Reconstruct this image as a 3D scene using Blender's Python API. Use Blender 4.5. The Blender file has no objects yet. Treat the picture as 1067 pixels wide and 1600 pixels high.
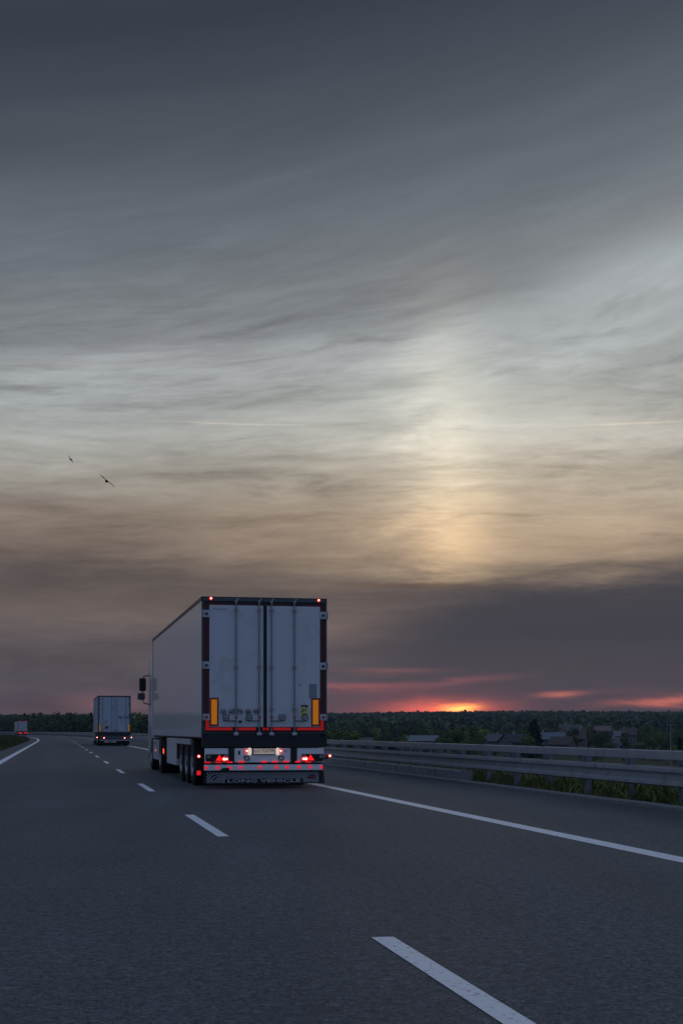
import bpy, bmesh, math, random
import numpy as np
from mathutils import Vector, Matrix
random.seed(7); np.random.seed(7)
R = math.radians
scene = bpy.context.scene
COL = scene.collection

# ------------------------------------------------------------------ camera
EYE = 1.174
cam_d = bpy.data.cameras.new('camera'); cam = bpy.data.objects.new('camera', cam_d); COL.objects.link(cam)
cam.location = (0, 0, EYE); cam.rotation_euler = (R(90), 0, 0)
cam_d.sensor_fit = 'VERTICAL'; cam_d.sensor_height = 24.0; cam_d.sensor_width = 16.0
cam_d.lens = 2222.0/1600*24.0
cam_d.shift_y = 342.0/1600
cam_d.clip_start = 0.1; cam_d.clip_end = 9000
scene.camera = cam
scene.view_settings.view_transform = 'Standard'; scene.view_settings.look = 'None'
scene.view_settings.gamma = 1; scene.view_settings.exposure = 0.1; scene.view_settings.use_curve_mapping = False
scene.cycles.max_bounces = 6; scene.cycles.volume_bounces = 0; scene.cycles.diffuse_bounces = 2
scene.cycles.glossy_bounces = 3; scene.cycles.transparent_max_bounces = 8

# ------------------------------------------------------------------ world
def lin(c):
    return tuple(((v/255)/12.92 if v/255 <= .04045 else ((v/255+.055)/1.055)**2.4) for v in c)
SUN_AZ = 0.0752; SUN_EL = 0.014
world = bpy.data.worlds.new('World'); scene.world = world; world.use_nodes = True
wt = world.node_tree; wt.nodes.clear()
class NG:
    def __init__(s, t): s.t = t
    def n(s, typ, **k):
        x = s.t.nodes.new(typ)
        for a, b in k.items(): setattr(x, a, b)
        return x
    def put(s, sock, v):
        if isinstance(v, (int, float)): sock.default_value = v
        elif isinstance(v, tuple): sock.default_value = v if len(v) == len(sock.default_value) else (*v, 1)
        else: s.t.links.new(v, sock)
    def m(s, op, a, b=None, c=None, clamp=False):
        x = s.n('ShaderNodeMath', operation=op); x.use_clamp = clamp
        s.put(x.inputs[0], a)
        if b is not None: s.put(x.inputs[1], b)
        if c is not None: s.put(x.inputs[2], c)
        return x.outputs[0]
    def smooth(s, v, a, b, lo=0.0, hi=1.0):
        x = s.n('ShaderNodeMapRange', interpolation_type='SMOOTHSTEP')
        s.put(x.inputs[0], v); x.inputs[1].default_value = a; x.inputs[2].default_value = b
        x.inputs[3].default_value = lo; x.inputs[4].default_value = hi
        return x.outputs[0]
    def mix(s, f, a, b, blend='MIX'):
        x = s.n('ShaderNodeMix', data_type='RGBA', blend_type=blend)
        s.put(x.inputs[0], f); s.put(x.inputs[6], a); s.put(x.inputs[7], b)
        return x.outputs[2]
    def scale(s, col, f):
        x = s.n('ShaderNodeVectorMath', operation='SCALE'); s.put(x.inputs[0], col); s.put(x.inputs[3], f); return x.outputs[0]
    def add(s, a, b):
        x = s.n('ShaderNodeVectorMath', operation='ADD'); s.put(x.inputs[0], a); s.put(x.inputs[1], b); return x.outputs[0]
    def ramp(s, f, stops, interp='LINEAR'):
        x = s.n('ShaderNodeValToRGB'); r = x.color_ramp; r.interpolation = interp
        while len(r.elements) < len(stops): r.elements.new(1.0)
        for e, (p, c) in zip(r.elements, stops): e.position = p; e.color = (*c[:3], 1)
        s.put(x.inputs[0], f); return x.outputs[0]
    def noise(s, vec, scale, detail=4, rough=.5, dist=0.0):
        x = s.n('ShaderNodeTexNoise'); s.put(x.inputs['Vector'], vec)
        x.inputs['Scale'].default_value = scale; x.inputs['Detail'].default_value = detail
        x.inputs['Roughness'].default_value = rough; x.inputs['Distortion'].default_value = dist
        return x.outputs[0]
    def xyz(s, x_, y_, z_=0.0):
        x = s.n('ShaderNodeCombineXYZ'); s.put(x.inputs[0], x_); s.put(x.inputs[1], y_); s.put(x.inputs[2], z_); return x.outputs[0]
    def gauss(s, v, c, sig):                       # exp(-((v-c)/sig)^2)
        d = s.m('MULTIPLY', s.m('SUBTRACT', v, c), 1.0/sig)
        return s.m('EXPONENT', s.m('MULTIPLY', s.m('MULTIPLY', d, d), -1.0))
W = NG(wt)
tc = W.n('ShaderNodeTexCoord'); sep = W.n('ShaderNodeSeparateXYZ'); wt.links.new(tc.outputs['Generated'], sep.inputs[0])
dx, dy, dz = sep.outputs
hyp = W.m('SQRT', W.m('ADD', W.m('MULTIPLY', dx, dx), W.m('ADD', W.m('MULTIPLY', dy, dy), 1e-6)))
t = W.m('MINIMUM', W.m('MAXIMUM', W.m('DIVIDE', dz, hyp), -0.2), 3.0)        # tangent of elevation
az = W.m('ARCTAN2', dx, dy)                                                  # 0 at +Y, right positive
# slanting, slowly waving cirrus: coordinates for the streak noise
up = W.smooth(t, .17, .34)
wav = W.noise(W.xyz(W.m('MULTIPLY', az, 3.1), W.m('MULTIPLY', t, 5.0), 1.7), 1.0, 3, .5)
tilt = W.m('MULTIPLY', W.m('MULTIPLY', az, W.m('MULTIPLY_ADD', up, -.20, -.01)), 1.0)
tw = W.m('ADD', W.m('ADD', t, tilt), W.m('MULTIPLY', W.m('SUBTRACT', wav, .5), W.m('MULTIPLY_ADD', up, .05, .022)))
def streak(fa, ft, seed, detail=5, rough=.55, dist=.6):
    return W.noise(W.xyz(W.m('MULTIPLY', az, fa), W.m('MULTIPLY', tw, ft), seed), 1.0, detail, rough, dist)
s_big = streak(2.2, 15.0, 3.3, 5, .55, .3)
s_mid = streak(8.5, 52.0, 9.1, 6, .66, .35)
s_fin = streak(24.0, 140.0, 4.4, 5, .68, .4)
s_wis = streak(9.5, 62.0, 24.7, 6, .64, .45)
t2 = W.m('ADD', t, W.m('ADD', W.m('MULTIPLY', W.m('SUBTRACT', s_big, .5), .040), W.m('MULTIPLY', W.m('SUBTRACT', s_mid, .5), .016)))
t2 = W.m('SUBTRACT', t2, W.m('MULTIPLY', W.m('MULTIPLY', az, up), .17))
T = 0.62
front = [(0, (80,64,68)), (.017, (84,70,74)), (.037, (82,74,79)), (.064, (84,77,80)), (.086, (98,88,85)), (.100, (92,83,80)),
 (.112, (90,82,79)), (.124, (116,103,95)), (.145, (134,121,110)), (.172, (150,145,136)), (.199, (160,160,155)), (.226, (157,161,160)),
 (.252, (157,161,163)), (.272, (147,151,154)), (.290, (122,126,130)), (.316, (116,120,124)), (.343, (109,115,121)), (.379, (98,104,112)),
 (.424, (82,89,98)), (.469, (66,73,83)), (.514, (54,60,71)), (.62, (56,63,75))]
base = W.ramp(W.m('DIVIDE', t2, T, clamp=True), [(a/T, lin(b)) for a, b in front])
# light and dark cirrus streaks
amp = W.m('MULTIPLY_ADD', W.m('SUBTRACT', 1.0, W.smooth(t, .24, .42)), .82, .18)
s_dia = W.noise(W.xyz(W.m('MULTIPLY', az, 2.6), W.m('MULTIPLY', W.m('ADD', W.m('SUBTRACT', t, W.m('MULTIPLY', az, .24)), W.m('MULTIPLY', W.m('SUBTRACT', wav, .5), .05)), 19.0), 5.2), 1.0, 6, .58, .5)
mod = W.m('ADD', W.m('MULTIPLY', W.m('SUBTRACT', s_mid, .5), .80), W.m('ADD', W.m('MULTIPLY', W.m('SUBTRACT', s_big, .5), .75), W.m('MULTIPLY', W.m('SUBTRACT', s_fin, .5), .50)))
mod = W.m('MAXIMUM', W.m('MULTIPLY_ADD', W.m('MULTIPLY', mod, amp), 1.0, 1.0), .25)
base = W.scale(base, mod)
base = W.scale(base, W.m('MULTIPLY_ADD', W.m('MULTIPLY', W.m('SUBTRACT', s_dia, .5), W.m('MULTIPLY', W.smooth(t, .20, .28), W.m('SUBTRACT', 1.0, W.smooth(t, .36, .56)))), .75, 1.0))
wsp = W.m('MULTIPLY', W.smooth(s_wis, .47, .76), W.m('MULTIPLY', W.smooth(t, .10, .15), W.m('SUBTRACT', 1.0, W.smooth(t, .26, .34))))
wsp = W.m('SUBTRACT', 1.0, W.m('MULTIPLY', wsp, .32))
# sun pillar and the warm veil around it
pil = W.m('MULTIPLY', W.gauss(W.m('ADD', az, W.m('ADD', W.m('MULTIPLY', W.m('SUBTRACT', wav, .5), .05), W.m('MULTIPLY', W.m('SUBTRACT', s_mid, .5), .07))), .071, .030), W.m('MULTIPLY', W.smooth(t2, .100, .132), W.m('SUBTRACT', 1.0, W.smooth(t, .20, .36))))
base = W.add(base, W.scale(W.mix(W.smooth(t, .12, .21), (.42,.28,.14), (.20,.18,.13)), W.m('MULTIPLY', pil, mod)))
veil = W.m('MULTIPLY', W.gauss(az, .12, .17), W.m('MULTIPLY', W.smooth(t2, .098, .125), W.m('SUBTRACT', 1.0, W.smooth(t, .13, .29))))
base = W.add(base, W.scale((.235,.168,.096), W.m('MULTIPLY', veil, mod)))
up_g = W.m('MULTIPLY', W.gauss(az, .08, .12), W.gauss(t, .235, .05))
base = W.add(base, W.scale((.085,.09,.08), up_g))
rt = W.m('MULTIPLY', W.smooth(az, .06, .24), W.gauss(W.m('SUBTRACT', t, W.m('MULTIPLY', az, .2)), .275, .045))
base = W.add(base, W.scale((.075,.085,.085), rt))
base = W.scale(base, wsp)
# the dark bank low on the right, with a firm ragged upper edge
edge = W.m('ADD', t, W.m('ADD', W.m('MULTIPLY', W.m('SUBTRACT', s_big, .5), .030), W.m('MULTIPLY', W.m('SUBTRACT', s_mid, .5), .050)))
edge = W.m('ADD', W.m('SUBTRACT', edge, W.m('MULTIPLY', az, .075)), W.m('MULTIPLY', W.m('MAXIMUM', W.m('SUBTRACT', .10, az), 0.0), .20))
bank = W.m('MULTIPLY', W.m('SUBTRACT', 1.0, W.smooth(edge, .076, .106)), W.smooth(W.m('ADD', az, W.m('MULTIPLY', t, -.9)), -.085, .03))
bank = W.m('MULTIPLY', bank, W.m('SUBTRACT', 1.0, W.smooth(az, 1.2, 2.2)))
base = W.mix(W.m('MULTIPLY', bank, .96), base, W.ramp(W.m('MULTIPLY', t, 8.0, clamp=True), [(0, lin((72,60,66))), (.3, lin((71,67,73))), (.55, lin((60,61,69))), (.85, lin((66,65,71))), (1, lin((76,72,80)))]))
# red afterglow round the sun and thin red bars under the cloud
def bar(a0, sa, t0, st, slope, col, k=1.0):
    global base
    tt = W.m('ADD', W.m('SUBTRACT', t, W.m('MULTIPLY', W.m('SUBTRACT', az, a0), slope)), W.m('MULTIPLY', W.m('SUBTRACT', s_mid, .5), min(st*6, .02)))
    g = W.m('MULTIPLY', W.gauss(az, a0, sa), W.gauss(tt, t0, st))
    base = W.add(base, W.scale(col, W.m('MULTIPLY', g, k)))
bar(.060, .055, .012, .013, 0, (.24,.035,.028))
bar(.072, .030, .0150, .0058, 0, (.85,.10,.028))
bar(.083, .011, .0160, .0024, 0, (2.0,.85,.12))
bar(.008, .042, .0310, .0034, .02, (.17,.030,.030))
bar(.085, .034, .0350, .0024, .08, (.10,.02,.02))
bar(.038, .030, .0430, .0025, -.02, (.10,.025,.02))
bar(.152, .014, .0245, .0024, .02, (.38,.085,.045))
bar(.225, .034, .0200, .0034, .08, (.50,.095,.045))
bar(.195, .050, .0270, .0030, .04, (.03,.008,.006))
bar(-.165, .028, .0190, .0060, 0, (.09,.028,.028))
bar(-.02, .05, .0700, .0100, 0, (.05,.032,.02))
bar(.205, .080, .325, .014, .25, (.06,.066,.07))
bar(.165, .060, .262, .008, .20, (.04,.045,.05))
bar(-.150, .060, .262, .010, .22, (.050,.050,.050))
bar(.050, .055, .103, .0028, .0, (-.05,-.045,-.04))
bar(-.020, .045, .101, .0050, .02, (.06,.042,.026))
# contrails
bar(-.075, .045, .2155, .0006, -.012, (.13,.095,.06))
bar(.200, .045, .2120, .0006, .0, (.15,.105,.06))
bar(-.16, .06, .2020, .0014, -.05, (-.035,-.035,-.035))
# sky away from the sunset: cool dusk cloud
back = [(0, (96,108,130)), (.15, (104,120,152)), (.4, (104,121,156)), (1, (110,130,162))]
bk = W.ramp(W.m('MULTIPLY', t, .8, clamp=True), [(a, lin(b)) for a, b in back])
bk = W.scale(bk, W.m('MULTIPLY_ADD', s_big, .5, .75))
dot = W.m('COSINE', W.m('SUBTRACT', az, SUN_AZ))
top = W.smooth(t, .60, 2.2)
base = W.mix(W.smooth(dot, .70, -.35), base, bk)
base = W.mix(top, base, lin((122,143,178)))
base = W.mix(W.smooth(t, -.004, -.03), base, (.02,.022,.024))
sky = W.n('ShaderNodeTexSky', sky_type='NISHITA'); sky.sun_disc = False
sky.sun_elevation = SUN_EL; sky.sun_rotation = SUN_AZ; sky.air_density = 1; sky.dust_density = 1.5; sky.ozone_density = 2
bg = W.n('ShaderNodeBackground'); bg.inputs[1].default_value = 0.05
wt.links.new(sky.outputs[0], bg.inputs[0])
mx = W.n('ShaderNodeVectorMath', operation='MAXIMUM'); W.put(mx.inputs[0], base); W.put(mx.inputs[1], (.004,.004,.005)); base = mx.outputs[0]
bg2 = W.n('ShaderNodeBackground'); bg2.inputs[1].default_value = 1.0
wt.links.new(base, bg2.inputs[0])
asx = W.n('ShaderNodeMixShader'); asx.inputs[0].default_value = .985
wt.links.new(bg.outputs[0], asx.inputs[1]); wt.links.new(bg2.outputs[0], asx.inputs[2])
wo = W.n('ShaderNodeOutputWorld'); wt.links.new(asx.outputs[0], wo.inputs[0])
world.cycles.sampling_method = 'MANUAL'; world.cycles.sample_map_resolution = 1024

# the sun, on the tree line and almost wholly veiled by cloud
sd = bpy.data.lights.new('sun', 'SUN'); sd.energy = 0.03; sd.angle = R(8); sd.color = (1, .42, .2)
sun = bpy.data.objects.new('sun', sd); COL.objects.link(sun)
v = Vector((math.sin(SUN_AZ), math.cos(SUN_AZ), math.tan(SUN_EL+.01)))
sun.rotation_euler = v.to_track_quat('Z', 'Y').to_euler()

# ------------------------------------------------------------------ materials
def mat(name, col, rough=.6, metal=0.0, var=0.0, vscale=8.0, emit=None, estr=0.0, coat=0.0, bump=0.0, bscale=60.0, spec=.5, dirt=None, coords='Object'):
    m = bpy.data.materials.new(name); m.use_nodes = True
    G = NG(m.node_tree); b = m.node_tree.nodes['Principled BSDF']
    b.inputs['Roughness'].default_value = rough; b.inputs['Metallic'].default_value = metal
    b.inputs['Specular IOR Level'].default_value = spec
    b.inputs['Coat Weight'].default_value = coat; b.inputs['Coat Roughness'].default_value = .06
    c = (*col, 1)
    if var or dirt or bump:
        tcn = G.n('ShaderNodeTexCoord').outputs[coords]
        out = None
        if var:
            nz = G.noise(tcn, vscale, 5, .6)
            out = G.mix(nz, tuple(x*(1-var) for x in col), tuple(min(1, x*(1+var)) for x in col))
        if dirt:
            n2 = G.noise(tcn, dirt[1], 6, .65, .4)
            out = G.mix(G.smooth(n2, dirt[2], dirt[2]+.22, 0, dirt[3]), out if out else c, dirt[0])
        if out: G.t.links.new(out, b.inputs['Base Color'])
        else: b.inputs['Base Color'].default_value = c
        if bump:
            bp = G.n('ShaderNodeBump'); bp.inputs['Strength'].default_value = bump; bp.inputs['Distance'].default_value = .01
            G.t.links.new(G.noise(tcn, bscale, 4, .6), bp.inputs['Height']); G.t.links.new(bp.outputs[0], b.inputs['Normal'])
    else: b.inputs['Base Color'].default_value = c
    if emit: b.inputs['Emission Color'].default_value = (*emit, 1); b.inputs['Emission Strength'].default_value = estr
    return m
M = {}
def asphalt():
    m = bpy.data.materials.new('asphalt'); m.use_nodes = True; G = NG(m.node_tree); b = m.node_tree.nodes['Principled BSDF']
    tcn = G.n('ShaderNodeTexCoord').outputs['Object']
    fine = G.noise(tcn, 105, 3, .8); grit = G.noise(tcn, 40, 4, .8); big = G.noise(tcn, .35, 4, .5)
    vor = G.n('ShaderNodeTexVoronoi'); G.put(vor.inputs['Vector'], tcn); vor.inputs['Scale'].default_value = 48
    lay = G.n('ShaderNodeMapping'); G.put(lay.inputs[0], tcn); lay.inputs['Rotation'].default_value = (0, 0, -R(11.3)); lay.inputs['Scale'].default_value = (1.1, .03, 1)
    lane = G.noise(lay.outputs[0], 1.0, 3, .5)
    v_ = G.m('ADD', G.m('ADD', G.m('MULTIPLY', fine, .42), G.m('MULTIPLY', grit, .38)), G.m('MULTIPLY', G.noise(tcn, 13, 3, .7), .20))
    c = G.mix(G.smooth(v_, .38, .62), (.004,.005,.006), (.160,.178,.190))
    vs = G.n('ShaderNodeSeparateColor'); G.put(vs.inputs[0], vor.outputs['Color'])
    c = G.mix(G.smooth(vs.outputs[0], .90, .95, 0, .55), c, (.20,.20,.205))
    c = G.mix(G.smooth(vs.outputs[1], .88, .93, 0, .6), c, (.018,.018,.02))
    sp = G.n('ShaderNodeSeparateXYZ'); G.put(sp.inputs[0], tcn)
    u = G.m('ADD', G.m('MULTIPLY', G.m('SUBTRACT', sp.outputs[0], .231), .9806), G.m('MULTIPLY', G.m('SUBTRACT', sp.outputs[1], 8.08), .1961))
    trk = G.m('COSINE', G.m('MULTIPLY', G.m('ADD', u, .03), 2*math.pi/1.875))
    k = G.m('ADD', G.m('MULTIPLY', big, .45), G.m('MULTIPLY', lane, .75))
    c = G.scale(c, G.m('ADD', G.m('ADD', k, .40), G.m('MULTIPLY', trk, .055)))
    G.t.links.new(c, b.inputs['Base Color'])
    G.put(b.inputs['Roughness'], G.m('MULTIPLY_ADD', lane, .16, .62)); b.inputs['Specular IOR Level'].default_value = .32
    bp = G.n('ShaderNodeBump'); bp.inputs['Strength'].default_value = .3; bp.inputs['Distance'].default_value = .004
    G.t.links.new(v_, bp.inputs['Height']); G.t.links.new(bp.outputs[0], b.inputs['Normal'])
    return m
M['asphalt'] = asphalt()
def paint():
    m = bpy.data.materials.new('road_paint'); m.use_nodes = True; G = NG(m.node_tree); b = m.node_tree.nodes['Principled BSDF']
    tcn = G.n('ShaderNodeTexCoord').outputs['Object']
    n1 = G.noise(tcn, 26, 5, .65); n2 = G.noise(tcn, 120, 3, .6); n3 = G.noise(tcn, 1.3, 3, .5)
    c = G.mix(n2, (.76,.79,.80), (.90,.92,.92))
    c = G.mix(G.smooth(G.m('ADD', n1, G.m('MULTIPLY', n3, .14)), .63, .72, 0, .8), c, (.16,.16,.17))
    G.t.links.new(c, b.inputs['Base Color']); b.inputs['Roughness'].default_value = .5
    bp = G.n('ShaderNodeBump'); bp.inputs['Strength'].default_value = .3; bp.inputs['Distance'].default_value = .004
    G.t.links.new(n2, bp.inputs['Height']); G.t.links.new(bp.outputs[0], b.inputs['Normal'])
    return m
M['paint'] = paint()
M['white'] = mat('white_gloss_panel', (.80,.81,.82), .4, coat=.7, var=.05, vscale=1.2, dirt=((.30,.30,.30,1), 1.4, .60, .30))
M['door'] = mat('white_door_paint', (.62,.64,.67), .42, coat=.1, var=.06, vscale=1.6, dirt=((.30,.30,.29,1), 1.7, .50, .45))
M['bar'] = mat('bright_white_bar', (.86,.87,.88), .4, coat=.3, var=.04, dirt=((.4,.4,.4,1), 6, .6, .4))
M['cabw'] = mat('cab_white_paint', (.62,.64,.67), .3, coat=.5)
M['frame'] = mat('dark_frame_steel', (.014,.015,.018), .6, var=.3)
M['greyf'] = mat('grey_frame_steel', (.075,.095,.11), .42, metal=.3, var=.2)
M['black'] = mat('black_rubber', (.012,.012,.013), .75, var=.3)
M['chassis'] = mat('chassis_black', (.015,.015,.016), .6, var=.3)
M['zinc'] = mat('zinc_rod', (.30,.31,.33), .4, metal=.7, var=.15)
M['hinge'] = mat('pale_hinge_steel', (.50,.52,.55), .5, var=.15)
M['redtape'] = mat('red_reflective_tape', (.10,.006,.010), .45)
M['redlit'] = mat('red_reflective_strip', (.75,.02,.02), .4, emit=(1,.015,.012), estr=.13)  # emission stands in for headlight the strip would send back
M['amber'] = mat('amber_marker_board', (.90,.30,.01), .35, emit=(1,.28,.0), estr=.20)  # no lamp: emission adds the headlight glow of a reflective board
M['redboard'] = mat('red_board_edge', (.30,.012,.01), .45)
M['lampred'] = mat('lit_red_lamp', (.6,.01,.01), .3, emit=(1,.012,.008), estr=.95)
M['lampred2'] = mat('lit_red_marker', (.6,.01,.02), .3, emit=(1,.016,.03), estr=.60)  # marker lamps, and reflectors whose emission imitates returned headlight
M['lamphot'] = mat('lit_lamp_bulb', (1,.7,.6), .3, emit=(1,.34,.26), estr=9)
M['lampdim'] = mat('unlit_lamp_lens', (.25,.22,.24), .2, coat=.5)
M['lampor'] = mat('lit_orange_marker', (.8,.1,.02), .3, emit=(1,.10,.03), estr=1.6)
M['platelit'] = mat('lit_number_plate', (.75,.72,.62), .5, emit=(1,.72,.55), estr=.17)  # plate's own emission replaces the headlight falling on it
M['platelamp'] = mat('plate_lamp_glass', (.9,.9,.85), .3, emit=(1,.86,.70), estr=.5)
M['ink'] = mat('dark_print', (.02,.022,.05), .6)
M['inkred'] = mat('red_print', (.45,.03,.03), .6)
M['eublue'] = mat('plate_blue_band', (.01,.03,.15), .5)
M['yellow'] = mat('yellow_sticker', (.62,.60,.16), .5)
M['sticker'] = mat('grey_sticker', (.25,.28,.32), .6)
M['flapw'] = mat('pale_flap_print', (.40,.42,.46), .6)
M['glass'] = mat('dark_glass', (.02,.022,.026), .06, coat=.5)
M['rim'] = mat('wheel_rim', (.32,.33,.34), .4, metal=.6, var=.2)
M['sheet2'] = mat('grey_rear_doors', (.42,.47,.54), .5, var=.12, vscale=2.5, dirt=((.12,.12,.13,1), 1.2, .5, .6))
M['curtain'] = mat('grey_curtain', (.40,.42,.47), .6, var=.1, vscale=1.2, bump=.3, bscale=3)
M['amber2'] = mat('yellow_marker_board', (.75,.42,.03), .4, emit=(1,.45,.05), estr=.08)  # slight emission in place of headlight bounced by the board
M['galv'] = mat('galvanised_rail', (.36,.38,.40), .5, metal=.15, var=.2, vscale=3.0, dirt=((.11,.10,.09,1), 5.0, .50, .6))
M['post'] = mat('galvanised_post', (.20,.21,.24), .6, metal=.1, var=.3, vscale=6)
M['conc'] = mat('weathered_concrete', (.26,.265,.27), .85, var=.25, vscale=2.5, bump=.4, bscale=50, dirt=((.06,.06,.055,1), 2.3, .52, .7))
M['kerb'] = mat('kerb_concrete', (.20,.20,.205), .85, var=.3, vscale=4, bump=.4, bscale=60, dirt=((.05,.05,.045,1), 3, .5, .7))
M['bird'] = mat('dark_feather', (.03,.03,.032), .8)
M['wood'] = mat('bark', (.045,.036,.028), .9, var=.3)
def leafmat(name, a, b_, sc=.35):
    m = bpy.data.materials.new(name); m.use_nodes = True; G = NG(m.node_tree); b = m.node_tree.nodes['Principled BSDF']
    geo = G.n('ShaderNodeNewGeometry'); oi = G.n('ShaderNodeObjectInfo')
    n1 = G.noise(geo.outputs['Position'], sc, 3, .6)
    c = G.mix(G.smooth(n1, .35, .65), a, b_)
    c = G.scale(c, G.m('MULTIPLY_ADD', oi.outputs['Random'], .6, .7))
    G.t.links.new(c, b.inputs['Base Color']); b.inputs['Roughness'].default_value = .7; b.inputs['Specular IOR Level'].default_value = .25
    return m
M['leaf0'] = leafmat('dark_leaves', (.030,.055,.026), (.070,.105,.036))
M['leaf1'] = leafmat('green_leaves', (.050,.085,.028), (.110,.150,.046))
M['leaf2'] = leafmat('bright_leaves', (.110,.160,.036), (.200,.250,.060))
M['leaf3'] = leafmat('conifer_needles', (.014,.026,.016), (.028,.044,.022))
M['forest'] = leafmat('forest_canopy', (.034,.056,.034), (.090,.125,.055), .02)
M['grass'] = leafmat('verge_grass', (.045,.060,.018), (.12,.13,.04), .6)
M['weed'] = leafmat('weed_leaves', (.06,.08,.022), (.24,.25,.06), 2.6)
def groundmat():
    m = bpy.data.materials.new('field_ground'); m.use_nodes = True; G = NG(m.node_tree); b = m.node_tree.nodes['Principled BSDF']
    tcn = G.n('ShaderNodeTexCoord').outputs['Object']
    mp = G.n('ShaderNodeMapping'); G.put(mp.inputs[0], tcn); mp.inputs['Rotation'].default_value = (0, 0, .5); mp.inputs['Scale'].default_value = (1, .45, 1)
    vor = G.n('ShaderNodeTexVoronoi'); G.put(vor.inputs['Vector'], mp.outputs[0]); vor.inputs['Scale'].default_value = .011
    n1 = G.noise(tcn, .05, 6, .6); n2 = G.noise(tcn, 1.2, 5, .7)
    vs = G.n('ShaderNodeSeparateColor'); G.put(vs.inputs[0], vor.outputs['Color'])
    c = G.mix(G.smooth(vs.outputs[0], .35, .40), (.075,.062,.050), (.050,.062,.026))
    c = G.mix(G.smooth(n1, .5, .62), c, (.060,.058,.034))
    c = G.scale(c, G.m('ADD', G.m('MULTIPLY', n2, .9), .55))
    G.t.links.new(c, b.inputs['Base Color']); b.inputs['Roughness'].default_value = .95; b.inputs['Specular IOR Level'].default_value = .1
    return m
M['ground'] = groundmat()
M['verge'] = mat('verge_soil_and_grass', (.050,.056,.026), .95, var=.45, vscale=1.8, bump=.6, bscale=9, spec=.1, dirt=((.045,.038,.03,1), .9, .5, .7))

# ------------------------------------------------------------------ mesh helpers
class MB:
    def __init__(s): s.v = []; s.f = []
    def poly(s, pts):
        i = len(s.v); s.v += [tuple(p) for p in pts]; s.f.append(tuple(range(i, i+len(pts)))); return s
    def box(s, x0, x1, y0, y1, z0, z1):
        i = len(s.v)
        s.v += [(x0,y0,z0),(x1,y0,z0),(x1,y1,z0),(x0,y1,z0),(x0,y0,z1),(x1,y0,z1),(x1,y1,z1),(x0,y1,z1)]
        s.f += [tuple(i+k for k in q) for q in ((0,3,2,1),(4,5,6,7),(0,1,5,4),(1,2,6,5),(2,3,7,6),(3,0,4,7))]; return s
    def prism(s, pts, d):                                  # planar polygon extruded by vector d
        i = len(s.v); n = len(pts); d = Vector(d)
        s.v += [tuple(p) for p in pts] + [tuple(Vector(p)+d) for p in pts]
        s.f.append(tuple(range(i, i+n))); s.f.append(tuple(range(i+2*n-1, i+n-1, -1)))
        for k in range(n): s.f.append((i+(k+1) % n, i+k, i+n+k, i+n+(k+1) % n))
        return s
    def tube(s, pts, r, n=8, cap=True):
        pts = [Vector(p) for p in pts]; i0 = len(s.v)
        for k, p in enumerate(pts):
            d = (pts[min(k+1, len(pts)-1)]-pts[max(k-1, 0)]).normalized()
            a = d.cross(Vector((0,0,1)) if abs(d.z) < .9 else Vector((0,1,0))).normalized(); b = d.cross(a)
            rr = r[k] if isinstance(r, (list, tuple)) else r
            for j in range(n):
                q = 2*math.pi*j/n; s.v.append(tuple(p+a*rr*math.cos(q)+b*rr*math.sin(q)))
        for k in range(len(pts)-1):
            for j in range(n):
                s.f.append((i0+k*n+j, i0+k*n+(j+1) % n, i0+(k+1)*n+(j+1) % n, i0+(k+1)*n+j))
        if cap:
            s.f.append(tuple(i0+j for j in range(n-1, -1, -1))); s.f.append(tuple(i0+(len(pts)-1)*n+j for j in range(n)))
        return s
    def disc(s, c, r, axis, h, n=16):
        c = Vector(c); a = Vector(axis).normalized()
        return s.tube([c, c+a*h], r, n)
    def lathe_x(s, prof, n=32, cx=0, cy=0, cz=0):          # profile of (x, r), about the x axis
        i0 = len(s.v)
        for x, r in prof:
            for j in range(n):
                q = 2*math.pi*j/n; s.v.append((cx+x, cy+r*math.cos(q), cz+r*math.sin(q)))
        for k in range(len(prof)-1):
            for j in range(n): s.f.append((i0+k*n+j, i0+k*n+(j+1) % n, i0+(k+1)*n+(j+1) % n, i0+(k+1)*n+j))
        return s
    def loft(s, rings, cap=True):
        i0 = len(s.v); n = len(rings[0])
        for r in rings: s.v += [tuple(p) for p in r]
        for k in range(len(rings)-1):
            for j in range(n): s.f.append((i0+k*n+j, i0+k*n+(j+1) % n, i0+(k+1)*n+(j+1) % n, i0+(k+1)*n+j))
        if cap:
            s.f.append(tuple(i0+j for j in range(n-1, -1, -1))); s.f.append(tuple(i0+(len(rings)-1)*n+j for j in range(n)))
        return s
    def mesh(s, name, m, bevel=0, smooth=False):
        me = bpy.data.meshes.new(name); me.from_pydata(s.v, [], s.f)
        bm = bmesh.new(); bm.from_mesh(me)
        bmesh.ops.recalc_face_normals(bm, faces=bm.faces)
        if bevel: bmesh.ops.bevel(bm, geom=bm.edges[:], offset=bevel, segments=2, affect='EDGES', profile=.5, clamp_overlap=True)
        bm.to_mesh(me); bm.free()
        if m: me.materials.append(m)
        if smooth:
            for p in me.polygons: p.use_smooth = True
            me.set_sharp_from_angle(angle=R(38))
        return me
    def build(s, name, m, parent=None, bevel=0, smooth=False):
        o = bpy.data.objects.new(name, s.mesh(name, m, bevel, smooth)); COL.objects.link(o)
        if parent: o.parent = parent
        return o
def thing(name, label, cat, loc=(0,0,0), rz=0.0, group=None):
    o = bpy.data.objects.new(name, None); COL.objects.link(o); o.location = loc; o.rotation_euler = (0,0,rz); o.empty_display_size = .2
    o['label'] = label; o['category'] = cat
    if group: o['group'] = group
    return o
def tag(o, label=None, cat=None, group=None, kind=None):
    for k, v_ in (('label', label), ('category', cat), ('group', group), ('kind', kind)):
        if v_: o[k] = v_
    return o
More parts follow.
